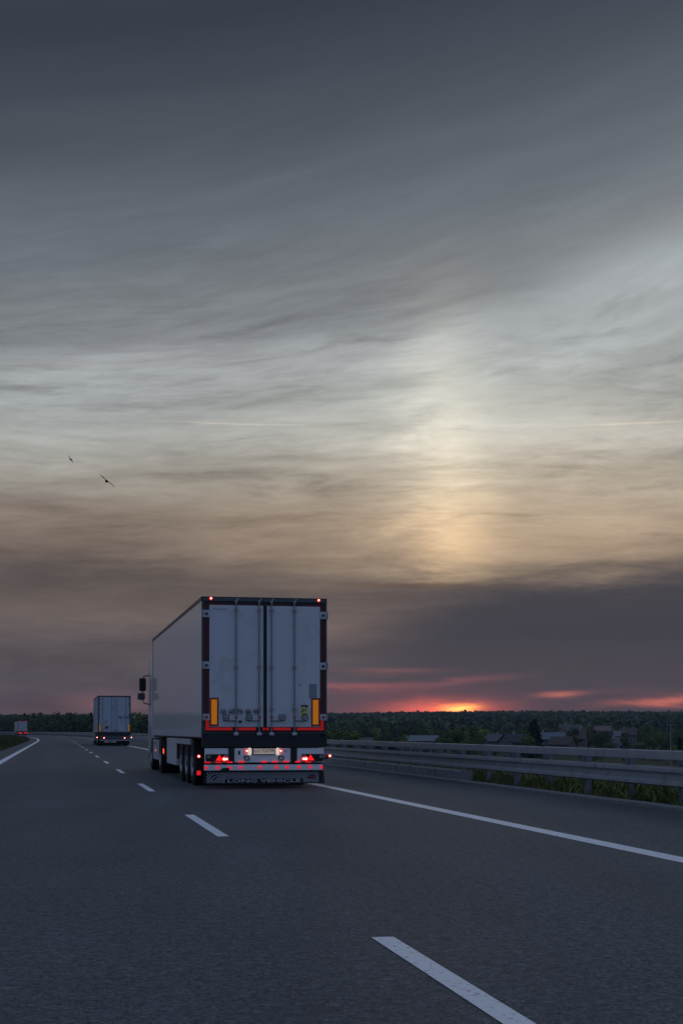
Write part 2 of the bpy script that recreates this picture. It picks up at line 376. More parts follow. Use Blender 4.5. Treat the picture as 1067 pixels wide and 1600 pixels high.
def link_copy(o, parent=None, loc=None, rz=None, data=None):
    c = o.copy(); COL.objects.link(c)
    if parent: c.parent = parent
    if loc is not None: c.location = loc
    if rz is not None: c.rotation_euler = (0,0,rz)
    return c
def inst(name, me, parent=None, loc=(0,0,0), rz=0.0):
    o = bpy.data.objects.new(name, me); COL.objects.link(o); o.location = loc; o.rotation_euler = (0,0,rz)
    if parent: o.parent = parent
    return o
def text_mb(body, w, h, x, y, z, depth=.0015, bold=0):
    """flat lettering facing -Y, centred at x, base at z, stretched to w by h"""
    cu = bpy.data.curves.new('t', 'FONT'); cu.body = body; cu.size = 1; cu.resolution_u = 2; cu.offset = bold
    o = bpy.data.objects.new('t', cu); COL.objects.link(o)
    dg = bpy.context.evaluated_depsgraph_get(); me = bpy.data.meshes.new_from_object(o.evaluated_get(dg))
    vs = [v.co.copy() for v in me.vertices]; fs = [tuple(p.vertices) for p in me.polygons]
    bpy.data.objects.remove(o); bpy.data.curves.remove(cu); bpy.data.meshes.remove(me)
    x0 = min(v.x for v in vs); x1 = max(v.x for v in vs); z0 = min(v.y for v in vs); z1 = max(v.y for v in vs)
    mb = MB(); mb.v = [(x+((v.x-x0)/(x1-x0)-.5)*w, y-depth, z+(v.y-z0)/(z1-z0)*h) for v in vs]; mb.f = fs
    return mb

# ------------------------------------------------------------------ road alignment
P0 = np.array([.231, 8.08]); HD = math.atan2(.2, 1.0); S1 = 145.0; RAD = 2600.0
D0 = np.array([-math.sin(HD), math.cos(HD)])
def road(s, off=0.0):
    """point at distance s along the lane line, off metres to its right; and the heading"""
    if s <= S1: p = P0+D0*s; h = HD
    else:
        a = (s-S1)/RAD; h = HD+a; n = np.array([-math.cos(HD), -math.sin(HD)])      # centre of the bend lies to the left
        c = P0+D0*S1+n*RAD
        p = c+RAD*np.array([math.cos(HD+a), math.sin(HD+a)])
    return p[0]+off*math.cos(h), p[1]+off*math.sin(h), h
def stations(a, b):
    out = []; s = a
    while s < b: out.append(s); s += 2 if s < 60 else (6 if s < 200 else 12)
    return out+[b]
def ribbon(name, m, a, b, prof, kind='structure', parent=None):
    mb = MB(); rings = []
    for s in stations(a, b):
        i = len(mb.v)
        for off, z in prof:
            x, y, h = road(s, off); mb.v.append((x, y, z))
        rings.append(i)
    n = len(prof)
    for i, j in zip(rings, rings[1:]):
        for k in range(n-1): mb.f.append((i+k, i+k+1, j+k+1, j+k))
    o = mb.build(name, m, parent)
    if kind and not parent: o['kind'] = kind
    return o
ribbon('road', M['asphalt'], -40, 1000, [(-5.0,-.02),(-4.9,0),(-2,0),(0,0),(1.9,0),(3.75,0),(7.0,0),(7.02,-.03)])
mark = bpy.data.objects.new('road_marking', None); COL.objects.link(mark); mark['kind'] = 'structure'
ribbon('edge_line', M['paint'], -40, 1000, [(3.63,.004),(3.87,.004)], parent=mark)
ribbon('edge_line', M['paint'], -40, 1000, [(-4.00,.004),(-3.74,.004)], parent=mark)
k = -1
for i in range(-2, 60):
    s1 = 12.0*i; s0 = s1-4.15
    mb = MB(); a, b = s0, s1
    mb.poly([(*road(a, -.065)[:2], .004), (*road(a, .065)[:2], .004), (*road(b, .065)[:2], .004), (*road(b, -.065)[:2], .004)])
    mb.build('lane_dash', M['paint'], mark)
# grass median on the left, verge and bank on the right
ribbon('median', M['verge'], -40, 1000, [(-60,-3.2),(-40,-1.9),(-20,-.4),(-12,-.02),(-8.5,.06),(-6.2,.03),(-5.4,-.01),(-4.85,-.035)])
ribbon('verge', M['verge'], -40, 1000, [(6.9,-.06),(7.1,-.005),(7.6,.02),(8.6,.02),(9.6,-.25),(14,-2.6),(20,-5.6),(26,-7.4)])
# kerb along the shoulder
kb = bpy.data.objects.new('kerb', None); COL.objects.link(kb); kb['kind'] = 'structure'
ks = MB().prism([(0,0,-.1),(.15,0,-.1),(.15,0,.075),(.02,0,.075),(0,0,.055)], (0,.985,0)).mesh('kerb_stone', M['kerb'])
for i in range(2, 62):
    x, y, h = road(float(i), 6.98); o = inst('kerb_stone', ks, kb, (x, y, random.uniform(-.004,.004)), h+random.uniform(-.003,.003))
mb = MB()
for i in range(62, 700, 4):
    x, y, h = road(float(i), 6.98); x2, y2, _ = road(float(i+4), 6.98); x3, y3, _ = road(float(i+4), 7.13); x4, y4, _ = road(float(i), 7.13)
    mb.prism([(x,y,-.1),(x4,y4,-.1),(x3,y3,-.1),(x2,y2,-.1)], (0,0,.17))
mb.build('kerb_run', M['kerb'], kb)['kind'] = 'stuff'

# ------------------------------------------------------------------ terrain
def sstep(x, a, b):
    u = np.clip((x-a)/(b-a), 0, 1); return u*u*(3-2*u)
def terr(X, Y):
    X = np.asarray(X, float); Y = np.asarray(Y, float)
    d = X+.2*Y+np.where(Y > 150, 1.9e-4*(Y-150)**2, 0)
    lev = -3.4+sstep(-d, 20, 80)*.8-sstep(d, 8, 60)*3.0
    far = sstep(Y, 520, 2050)*(20.0+1.6*np.sin(X*.004+1.0)+.9*np.sin(X*.011))*(.80+.26*sstep(X, -300, 700))
    und = .5*np.sin(X*.021+.7)*np.sin(Y*.017)*sstep(np.abs(d), 40, 120)
    return lev+far+und-3.2*np.exp(-(d/22.0)**2)
gx = np.concatenate([np.linspace(-1500,-300,20), np.linspace(-280,420,60), np.linspace(450,1700,25)])
gy = np.concatenate([np.linspace(-300,0,8), np.linspace(20,900,60), np.linspace(940,2600,46)])
GX, GY = np.meshgrid(gx, gy); GZ = terr(GX, GY)
vs = np.stack([GX, GY, GZ], -1).reshape(-1, 3); nx = len(gx)
fs = [(j*nx+i, j*nx+i+1, (j+1)*nx+i+1, (j+1)*nx+i) for j in range(len(gy)-1) for i in range(nx-1)]
me = bpy.data.meshes.new('ground'); me.from_pydata(vs.tolist(), [], fs); me.materials.append(M['ground'])
for p in me.polygons: p.use_smooth = True
g = bpy.data.objects.new('ground', me); COL.objects.link(g); g['kind'] = 'structure'

# ------------------------------------------------------------------ haze
hz = MB().box(-1550, 1750, -330, 2660, -14, 62).build('haze', None)
hm = bpy.data.materials.new('thin_dusk_haze'); hm.use_nodes = True; hm.node_tree.nodes.clear()
pv = hm.node_tree.nodes.new('ShaderNodeVolumePrincipled'); pv.inputs['Color'].default_value = (.72,.84,1,1); pv.inputs['Density'].default_value = .00010
ho = hm.node_tree.nodes.new('ShaderNodeOutputMaterial'); hm.node_tree.links.new(pv.outputs[0], ho.inputs['Volume'])
hz.data.materials.append(hm); hz['kind'] = 'stuff'

# ------------------------------------------------------------------ guardrail
GR = thing('guardrail', 'long galvanised steel guardrail with a box rail above a wave beam, along the right shoulder', 'guardrail')
XW = 7.27
wprof = [(.08,.315),(.0,.345),(.0,.395),(.075,.44),(.078,.505),(.0,.55),(.0,.60),(.08,.632)]
def wbeam(L):
    mb = MB(); i = 0
    for y in (-.03, L):
        mb.v += [(a, y, b) for a, b in wprof]+[(a+.004, y, b) for a, b in reversed(wprof)]
    n = 2*len(wprof)
    for j in range(n): mb.f.append((j, (j+1) % n, n+(j+1) % n, n+j))
    return mb
wm = wbeam(4.0).mesh('wave_beam', M['galv'])
bxm = MB().box(-.01, .14, 0, 3.985, .73, .872).mesh('box_rail', M['galv'], bevel=.012)
slv = MB().box(-.013, .143, -.09, .09, .727, .875).mesh('rail_sleeve', M['galv'])
pm = MB().prism([(.11,-.045,-.3),(0,-.045,-.3),(0,.045,-.3),(.11,.045,-.3),(.11,.037,-.3),(.008,.037,-.3),(.008,-.037,-.3),(.11,-.037,-.3)], (0,0,1.10)).mesh('post', M['post'])
blk = MB().box(-.14, .0, -.05, .05, .42, .53).mesh('spacer_block', M['post'])
blk2 = MB().box(-.10, .0, -.035, .035, .66, .728).mesh('rail_bracket', M['post'])
s = -6.0; pc = 0
while s < 700:
    x, y, h = road(s, XW)
    w = inst('wave_beam', wm, GR, (x, y, 0), h)
    x2, y2, _ = road(s, XW+.02); inst('box_rail', bxm, GR, (x2, y2, 0), h)
    if s < 90: inst('rail_sleeve', slv, GR, (x2, y2, 0), h)
    if s < 420:
        for q in (0.35, 2.35):
            x3, y3, _ = road(s+q, XW+.22); p = inst('post', pm, GR, (x3, y3, 0), h)
            if s < 110: inst('spacer_block', blk, p); inst('rail_bracket', blk2, p)
            pc += 1
    s += 4.0
# the low concrete upstand below the rail further on
cw = thing('concrete_upstand', 'low grey concrete upstand under the guardrail, ending squarely behind the truck', 'concrete kerb')
cbm = MB().prism([(0,0,.04),(.30,0,.04),(.30,0,.27),(.03,0,.285),(.0,0,.25)], (0,3.97,0)).mesh('concrete_block', M['conc'], bevel=.008)
cb2 = MB().box(.04,.28,0,3.97,-.1,.05).mesh('concrete_footing', M['chassis'])  # black strip paints in the shade of the gap under the blocks
s = 23.2
while s < 175:
    x, y, h = road(s, 7.14); b = inst('concrete_block', cbm, cw, (x, y, random.uniform(-.004,.004)), h)
    inst('concrete_footing', cb2, b); s += 4.0

# ------------------------------------------------------------------ weeds and grass
def blades(n, sx, offr, hr, wr, lean=.35, zf=lambda o, s: 0.0, dens=None):
    V = []; F = []
    for _ in range(n):
        s = sx(); o = offr(); x, y, h = road(s, o); z = zf(o, s)
        H = random.uniform(*hr)*(.6+.8*random.random()); w = random.uniform(*wr); a = random.uniform(0, math.pi)
        lx = random.gauss(0, lean)*H; ly = random.gauss(0, lean)*H; c, d = math.cos(a)*w, math.sin(a)*w
        i = len(V)
        V += [(x-c,y-d,z),(x+c,y+d,z),(x+lx*.45+c*.7,y+ly*.45+d*.7,z+H*.6),(x+lx*.45-c*.7,y+ly*.45-d*.7,z+H*.6),(x+lx,y+ly,z+H*.95)]
        F += [(i,i+1,i+2,i+3),(i+3,i+2,i+4)]
    mb = MB(); mb.v = V; mb.f = F; return mb
def raw_build(mb, name, m, kind):
    me = bpy.data.meshes.new(name); me.from_pydata(mb.v, [], mb.f); me.materials.append(m)
    o = bpy.data.objects.new(name, me); COL.objects.link(o); o['kind'] = kind; return o
def vz(o, s):
    return float(np.interp(o, [7.1,7.6,8.6,9.6,14,20], [-.01,.02,.02,-.25,-2.6,-5.6]))
clump = [(random.uniform(8, 120), random.uniform(7.55, 9.6), random.uniform(.5, 1.3)) for _ in range(170)]
def clumped():
    c = random.choice(clump); clumped.c = c; return max(8, random.gauss(c[0], .45))
mbw = blades(24000, clumped, lambda: max(7.25, random.gauss(clumped.c[1], .25)), (.05,.34), (.012,.030), .55, vz)
mbw2 = blades(22000, lambda: 6+abs(random.gauss(0, 1))*45, lambda: random.uniform(7.2, 9.8), (.05,.22), (.006,.014), .35, vz)
raw_build(mbw, 'weeds', M['weed'], 'stuff'); tag(bpy.data.objects['weeds'], 'yellow green weeds growing in clumps behind and under the guardrail', 'weeds')
raw_build(mbw2, 'grass', M['grass'], 'stuff'); tag(bpy.data.objects['grass'], 'short rough grass along the verge under the guardrail', 'grass')
def mz(o, s): return float(np.interp(o, [-12,-8.5,-6.2,-5.4,-4.85], [-.02,.06,.03,-.01,-.035]))
mbm = blades(26000, lambda: 45+random.random()**.8*330, lambda: -5.1-random.random()**1.3*8.5, (.10,.26), (.02,.05), .3, mz)
raw_build(mbm, 'median_grass', M['grass'], 'stuff'); tag(bpy.data.objects['median_grass'], 'mown dark green grass of the median left of the road', 'grass')

# ------------------------------------------------------------------ trees
def crown_points(kind, n, rng):
    """blob centres of clumps then leaf cards round each clump; unit tree: height 1, centred on the stem"""
    C = []; 
    nc = {'round': 26, 'tall': 24, 'conifer': 0, 'bush': 14}[kind]
    for _ in range(nc):
        for _t in range(20):
            p = rng.uniform(-1, 1, 3)
            if np.dot(p, p) < 1: break
        if kind == 'round': c = np.array([p[0]*.33, p[1]*.33, .60+p[2]*.30]); r = rng.uniform(.09, .16)
        elif kind == 'tall': c = np.array([p[0]*.20, p[1]*.20, .56+p[2]*.38]); r = rng.uniform(.07, .13)
        else: c = np.array([p[0]*.48, p[1]*.48, .38+p[2]*.30]); r = rng.uniform(.14, .24)
        C.append((c, r))
    return C
def tree_meshes(kind, leafm, n, seed):
    rng = np.random.default_rng(seed); pts = []; 
    if kind == 'conifer':
        z = rng.uniform(.06, .99, n)**.9; rad = (1-z)*.24*(.55+.45*rng.random(n))*(1+.25*np.sin(z*55))+.006
        q = rng.uniform(0, 2*np.pi, n); P = np.stack([rad*np.cos(q), rad*np.sin(q), z-rad*.25], -1); size = .030
    else:
        C = crown_points(kind, n, rng); P = []
        for _ in range(n):
            c, r = C[rng.integers(len(C))]; d = rng.normal(size=3); d /= np.linalg.norm(d)
            P.append(c+d*r*rng.uniform(.65, 1.08)*np.array([1,1,.85]))
        P = np.array(P); P[:, 2] = np.maximum(P[:, 2], .05); size = .030
    a = rng.normal(size=(n, 3)); a /= np.linalg.norm(a, axis=1)[:, None]
    b = np.cross(a, rng.normal(size=(n, 3))); b /= np.linalg.norm(b, axis=1)[:, None]
    sz = (size*rng.uniform(.55, 1.25, n))[:, None]
    V = np.stack([P-a*sz, P-b*sz*.75, P+a*sz, P+b*sz*.75], 1).reshape(-1, 3)
    F = np.arange(4*n).reshape(-1, 4)
    me = bpy.data.meshes.new('crown'); me.from_pydata(V.tolist(), [], F.tolist()); me.materials.append(leafm)
    mb = MB()
    if kind == 'conifer': mb.tube([(0,0,-.04),(0,0,.5),(0,0,.97)], [.016,.010,.002], 6)
    else:
        mb.tube([(0,0,-.05),(.008,0,.22),(0,.01,.45),(.01,0,.75)], [.026,.019,.013,.004], 7)
        for _ in range(6):
            q = rng.uniform(0, 6.28); z0 = rng.uniform(.22, .5); l = rng.uniform(.14, .26)
            mb.tube([(0,0,z0),(math.cos(q)*l*.5, math.sin(q)*l*.5, z0+.10),(math.cos(q)*l, math.sin(q)*l, z0+.22)], [.011,.008,.003], 5)
    return me, mb.mesh('trunk', M['wood'], smooth=True)
KIN = {}
KIN['round'] = [tree_meshes('round', M['leaf'+str(i % 2)], 1500, 10+i) for i in range(5)]
KIN['bright'] = [tree_meshes('round', M['leaf2'], 1400, 30+i) for i in range(2)]
KIN['tall'] = [tree_meshes('tall', M['leaf'+str(i % 2)], 1300, 40+i) for i in range(3)]
KIN['conifer'] = [tree_meshes('conifer', M['leaf3'], 2200, 50+i) for i in range(2)]
KIN['bush'] = [tree_meshes('bush', M['leaf'+str(i % 3)], 700, 60+i) for i in range(3)]
DESC = {'round': 'round dark broadleaf tree', 'bright': 'yellow green leafy tree', 'tall': 'slim upright broadleaf tree', 'conifer': 'dark pointed conifer', 'bush': 'low leafy bush'}
NAME = {'round': 'broadleaf_tree', 'bright': 'broadleaf_tree', 'tall': 'slender_tree', 'conifer': 'conifer_tree', 'bush': 'bush'}
def tree(kind, X, Y, H, label=None, group=None, wide=1.0):
    cm, tm = random.choice(KIN[kind])
    z = float(terr(X, Y))
    root = thing(NAME[kind], label or DESC[kind], 'bush' if kind == 'bush' else 'tree', (X, Y, z), random.uniform(0, 6.28), group)
    root.scale = (H*wide, H*wide, H)
    inst('crown', cm, root); inst('trunk', tm, root); return root
def at(px, Y): return (px-533.5)/2222*Y
def clear(px, Y, m=15):                                    # far enough along the sight line to stand beyond the guardrail
    while at(px, Y)+.2*(Y-8.08)-.23+1.9e-4*(Y-150)**2 < m: Y += 4
    return Y
def hgt(py, Y): return EYE+(1142-py)*Y/2222
# row of trees closing the view beyond the bend (left), carried on out of frame because the truck's side mirrors it
n = 0
pxs = -440.0
while pxs < 236:
    Y = random.uniform(500, 560) if pxs < 45 else random.uniform(330+max(0, (150-pxs))*1.3, 430+max(0, (150-pxs))*1.0)
    if pxs < 0: Y = random.uniform(430, 520)
    Y = clear(pxs, Y, 22)
    top = np.interp(pxs, [-440,-60,0,50,64,100,118,150,240], [1110,1111,1119,1118,1113,1109,1113,1110,1112])+random.uniform(-2.5, 4.0)
    X = at(pxs, Y); H = hgt(top, Y)-float(terr(X, Y))
    kd = random.choice(['round','round','round','tall','bright' if random.random() < .3 else 'round'])
    where = 'mirrored in the white trailer' if pxs < 0 else 'by the farthest truck' if pxs < 48 else 'between the two farther trucks' if pxs < 145 else 'behind the middle truck'
    tree(kd, X, Y, H, DESC[kd]+' beyond the bend, '+where, 'trees beyond the bend', wide=random.uniform(.95, 1.35))
    if random.random() < .75:
        p2 = pxs+random.uniform(-5, 5); Y2 = clear(p2, Y-25, 17); X2 = at(p2, Y2); tree('bush', X2, Y2, random.uniform(3, 5), 'low bush beyond the bend, '+where, 'bushes beyond the bend', wide=1.5)
    pxs += random.uniform(6.5, 11)*(1 if pxs > 0 else 1.8); n += 1
for i in range(60):                                        # a second rank behind them, bluish and lower
    px = -20+i*4.6+random.uniform(-2, 2); Y = random.uniform(640, 760); X = at(px, Y); kd = random.choice(['round','tall','conifer','round'])
    tree(kd, X, Y, hgt(random.uniform(1113, 1121), Y)-float(terr(X, Y)), DESC[kd]+' in the rear rank beyond the bend', 'trees of the second rank beyond the bend')
# named single trees on the right
tree('conifer', at(835, 385), 385, 11.0-.3, 'tall dark conifer standing beside the gabled house', wide=1.5)
tree('conifer', at(829, 392), 392, 9.6, 'shorter dark conifer close behind the tall conifer by the gabled house', wide=1.3)
tree('bright', at(822, 378), 378, 7.6, 'yellow green small tree in front of the dark conifer', wide=.8)
tree('bright', at(534, 345), 345, 10.2, 'largest yellow green tree just right of the big truck', wide=1.2)
tree('bright', at(549, 350), 350, 8.2, 'yellow green tree right of the largest one beside the big truck', wide=1.0)
tree('bright', at(597, 360), 360, 8.6, 'slim yellow green tree in front of the dark wood left of the long shed', wide=.7)
tree('bright', at(519, 350), 350, 8.8, 'yellow green tree half hidden by the right edge of the big truck')
tree('bright', at(716, 420), 420, 9.0, 'pale green tree right of the long grey shed, before the wood', wide=.9)
hs_zone = [(778,872,395),(640,675,410),(868,915,450),(955,1000,540)]
cnt = 0; tries = 0
near_spots = []
while cnt < 190 and tries < 3000:
    tries += 1
    px = random.uniform(505, 1110); Y = 330+random.random()**.8*560
    X = at(px, Y)
    if any(a-6 < px < b+6 and Y < yy+8 for a, b, yy in hs_zone): continue
    if Y < 420 and random.random() < .45: continue
    if any(abs(X-a) < 4.5 and abs(Y-b) < 10 for a, b in near_spots): continue
    near_spots.append((X, Y)); rr = random.random()
    kd = 'round' if rr < .58 else 'tall' if rr < .76 else 'bright' if rr < .86 else 'conifer'
    band = 'front wood' if Y < 520 else 'middle wood' if Y < 700 else 'back wood'
    side = 'by the white trailer' if px < 600 else 'under the setting sun' if px < 770 else 'around the village' if px < 920 else 'right of the village'
    H = random.uniform(7.0, 10.5) if Y > 430 else random.uniform(5.0, 8.0)
    tree(kd, X, Y, H, DESC[kd]+' in '+band+' '+side, 'trees of the valley wood '+side, wide=random.uniform(.95, 1.35)); cnt += 1
for i in range(56):
    px = random.uniform(505, 1090); Y = random.uniform(330, 520)
    if any(a-4 < px < b+4 and Y < yy for a, b, yy in hs_zone): Y = yy_ = 560
    side = 'left of the village' if px < 770 else 'below the village' if px < 920 else 'right of the village'
    tree('bush', at(px, Y), Y, random.uniform(2.5, 5.0), 'low dark bush in the meadow hedges, '+side, 'hedge bushes '+side, wide=random.uniform(1.2, 2.0))
# far forest: canopy of many small crowns, one mass
rng = np.random.default_rng(5)
NT = 17000; NQ = 32
Yt = 760+rng.random(NT)**.85*1480; A = rng.uniform(-.285, .33, NT); Xt = Yt*np.tan(A)
keep = ~((Yt < 900) & (A > -.02) & (rng.random(NT) < .3)); Xt = Xt[keep]; Yt = Yt[keep]; NT = len(Xt)
Ht = rng.uniform(9.5, 13.5, NT)*(1+.10*(rng.random(NT) > .96)); Wt = Ht*rng.uniform(.24, .42, NT); con = rng.random(NT) < .28
Zt = terr(Xt, Yt)
d = rng.normal(size=(NT, NQ, 3)); d /= np.linalg.norm(d, axis=2)[:, :, None]; d[:, :, 2] = np.abs(d[:, :, 2])*1.2-.35
rad = rng.uniform(.7, 1.08, (NT, NQ))
Pz = .62+d[:, :, 2]*.42*rad; wf = np.where(con[:, None], np.clip(1.15-Pz, .05, 1)*1.0, 1.0)
P = np.stack([Xt[:, None]+d[:, :, 0]*rad*Wt[:, None]*wf, Yt[:, None]+d[:, :, 1]*rad*Wt[:, None]*wf, Zt[:, None]+Pz*Ht[:, None]], -1).reshape(-1, 3)
n = len(P); a = rng.normal(size=(n, 3)); a /= np.linalg.norm(a, axis=1)[:, None]; b = np.cross(a, rng.normal(size=(n, 3))); b /= np.linalg.norm(b, axis=1)[:, None]
sz = (np.repeat(Wt, NQ)*rng.uniform(.25, .46, n))[:, None]
V = np.stack([P-a*sz, P-b*sz*.8, P+a*sz, P+b*sz*.8], 1).reshape(-1, 3).astype(np.float32)
me = bpy.data.meshes.new('far_forest'); me.vertices.add(4*n); me.vertices.foreach_set('co', V.ravel())
me.loops.add(4*n); me.loops.foreach_set('vertex_index', np.arange(4*n, dtype=np.int32))
me.polygons.add(n); me.polygons.foreach_set('loop_start', np.arange(0, 4*n, 4, dtype=np.int32))
me.update(calc_edges=True); me.validate(); me.materials.append(M['forest'])
ff = bpy.data.objects.new('far_forest', me); COL.objects.link(ff)
tag(ff, 'far wooded ridge under the sunset, a single mass of dark trees', 'forest', kind='stuff')

# ------------------------------------------------------------------ village
def house(label, px, Y, L, Wd, eave, ridge, rz, wallc, roofc, chim=1, wins=2):
    X = at(px, Y); z = float(terr(X, Y))-.3
    r = thing('house', label, 'house', (X, Y, z), rz)
    wallc = tuple(c_*.5 for c_ in wallc); roofc = tuple(c_*.55 for c_ in roofc); wm_ = mat('render_wall', wallc, .9, var=.15, vscale=1.5); rm = mat('roof_tiles', roofc, .8, var=.3, vscale=2.5)
    MB().prism([(-L/2,-Wd/2,0),(-L/2,Wd/2,0),(-L/2,Wd/2,eave),(-L/2,0,ridge),(-L/2,-Wd/2,eave)], (L,0,0)).build('wall', wm_, r)
    sl = (ridge-eave)/(Wd/2); e = .45; rf = None
    lo = eave-sl*e
    rf = MB().prism([(-L/2-.4,-(Wd/2+e),lo+.03),(-L/2-.4,0,ridge+.03),(-L/2-.4,Wd/2+e,lo+.03),(-L/2-.4,Wd/2+e,lo+.20),(-L/2-.4,0,ridge+.22),(-L/2-.4,-(Wd/2+e),lo+.20)], (L+.8,0,0)).build('roof', rm, r)
    for k_ in range(chim):
        cx = -L/4+k_*L/2; MB().box(cx-.3,cx+.3,-.9,-.3,ridge-1.0,ridge+.9).build('chimney', M['inkred'] if False else M['conc'], rf)
    wh = 1.3
    def win(px_, py_, pz_, face):
        if face == 'y': f = MB().box(px_-.55,px_+.55,py_-.05,py_+.05,pz_,pz_+wh); p = MB().box(px_-.43,px_+.43,py_-.07,py_+.07,pz_+.12,pz_+wh-.12)
        else: f = MB().box(px_-.05,px_+.05,py_-.55,py_+.55,pz_,pz_+wh); p = MB().box(px_-.07,px_+.07,py_-.43,py_+.43,pz_+.12,pz_+wh-.12)
        o = f.build('window', M['hinge'], r); p.build('pane', M['glass'], o)
    fl = [1.0] + ([3.6] if eave > 4.9 else [])
    for zz in fl:
        for q in range(wins): win(-L/2+(q+.5)*L/wins, -Wd/2, zz, 'y')
        win(-L/2, -Wd*.22, zz, 'x'); win(-L/2, Wd*.22, zz, 'x')
    if ridge > 6.2: win(-L/2, 0, eave+.3, 'x')
    MB().box(L*.1-.5, L*.1+.5, -Wd/2-.06, -Wd/2+.02, 0, 2.1).build('door', M['wood'], r)
    return r
house('gabled grey house with a dark blue roof left of the dark conifer', 812, 395, 9.5, 7.6, 4.6, 6.7, R(24), (.26,.26,.26), (.075,.085,.10), 1, 3)
house('long low shed with a pale grey roof left of the village', 659, 420, 9.0, 6, 4.6, 6.0, R(4), (.22,.22,.22), (.30,.33,.35), 0, 3)
house('low house with a grey roof behind the gabled house, further left', 792, 450, 12, 8, 4.2, 6.2, R(-8), (.24,.24,.24), (.17,.18,.20), 1, 3)
house('house with a pale blue roof just right of the dark conifer', 859, 430, 8.5, 8, 5.0, 6.9, R(-12), (.24,.25,.27), (.22,.26,.30), 1, 2)
house('big house with a brownish red roof right of the pale blue roof', 896, 470, 8, 7.5, 5.0, 8.0, R(-15), (.26,.23,.22), (.16,.10,.085), 2, 3)
house('house with a rounded grey green roof above the brownish red one', 889, 540, 9, 9, 7.4, 10.0, R(20), (.22,.22,.20), (.17,.19,.17), 1, 3)
house('low brown house in front of the big reddish house', 878, 425, 6.5, 6, 3.6, 5.6, R(-30), (.20,.19,.18), (.12,.10,.09), 0, 2)
house('tiny white house among trees right of the village', 966, 560, 4.2, 4.2, 6.0, 7.6, R(10), (.55,.56,.56), (.30,.30,.30), 0, 1)
house('small reddish house between the white house and the edge of the frame', 981, 580, 7, 7, 6.2, 8.6, R(-20), (.25,.21,.21), (.15,.10,.10), 1, 2)
house('pale pink roofed house up the slope behind the white house', 941, 640, 7, 6, 7.5, 9.6, R(-10), (.25,.22,.22), (.30,.20,.18), 0, 2)
house('low grey outbuilding behind the yellow green trees near the truck', 590, 400, 10, 6, 3.8, 5.6, R(5), (.18,.18,.18), (.15,.16,.17), 0, 3)
po = thing('power_pole', 'thin grey power pole rising from the hedges near the right edge', 'pole', (at(1047, 300), 300, float(terr(at(1047, 300), 300))))
MB().tube([(0,0,-.5),(0,0,9.6)], [.13,.08], 8).build('shaft', M['conc'], po)
MB().box(-.7,.7,-.05,.05,9.1,9.2).build('crossarm', M['post'], po)
for q in (-.6, 0, .6): MB().tube([(q,0,9.2),(q,0,9.4)], .05, 6).build('insulator', M['hinge'], po)

# ------------------------------------------------------------------ birds, modelled in place of two blurred smudges
def smudge_standin_bird(label, px, py, D, span, roll, yaw):
    X = at(px, D); r = thing('bird', label, 'bird', (X, D, hgt(py, D)), 0, None); r.rotation_euler = (R(8), roll, yaw)
    b = MB(); rings = []
    for y_, rr in ((-.30,.01),(-.22,.05),(-.1,.075),(.05,.08),(.18,.05),(.25,.045),(.30,.03),(.36,.004)):
        rings.append([(rr*span*math.cos(q*math.pi/4), y_*span, rr*span*.85*math.sin(q*math.pi/4)) for q in range(8)])
    b.loft(rings).build('body', M['bird'], r, smooth=True)
    MB().prism([(-.02*span,-.25*span,0),(.02*span,-.25*span,0),(.07*span,-.42*span,0),(-.07*span,-.42*span,0)], (0,0,.008*span)).build('tail', M['bird'], r)
    for sg in (-1, 1):
        MB().prism([(0,.14*span,.02*span),(sg*.25*span,.17*span,.06*span),(sg*.5*span,.02*span,.02*span),(sg*.27*span,-.02*span,.055*span),(0,-.08*span,.02*span)], (0,0,.012*span)).build('wing', M['bird'], r)
    return r
smudge_standin_bird('dark bird gliding with tilted wings, the larger one high on the left', 167, 752, 60, .86, R(38), R(20))
smudge_standin_bird('small dark bird above and left of the larger bird', 111, 718, 95, .62, R(52), R(40))

# ------------------------------------------------------------------ trucks
Z_AX = .50
tyre_prof = [(-.19,.30),(-.19,.44),(-.165,.492),(-.12,.503),(-.115,.492),(-.10,.492),(-.095,.505),(-.02,.508),(-.015,.494),(.015,.494),(.02,.508),(.095,.505),(.10,.492),(.115,.492),(.12,.503),(.165,.492),(.19,.44),(.19,.30)]
tyre_m = MB().lathe_x(tyre_prof, 36).mesh('tyre', M['black'], smooth=True)
rimb = MB().lathe_x([(-.19,.30),(-.15,.27),(-.06,.24),(-.05,.12),(-.12,.10),(-.13,.0)], 28)
for q in range(10):
    a = q*math.pi/5; rimb.disc((-.085, .17*math.cos(a), .17*math.sin(a)), .018, (1,0,0), .03, 6)
rim_m = rimb.mesh('rim', M['rim'], smooth=True)
def wheel(root, x, y, r=1.0):
    w = inst('wheel', tyre_m, root, (x, y, Z_AX*r)); w.scale = (1, r, r)
    if x > 0: w.rotation_euler = (0, 0, math.pi)
    inst('rim', rim_m, w); return w
def lamp(root, name, m, c, r, axis=(0,-1,0), h=.02, hot=True, n=12, sub='bulb'):
    o = MB().disc(c, r, axis, h, n).build(name, m, root)
    if hot: MB().disc(Vector(c)+Vector(axis)*h, r*.42, axis, .004, 8).build(sub, M['lamphot'], o)
    return o
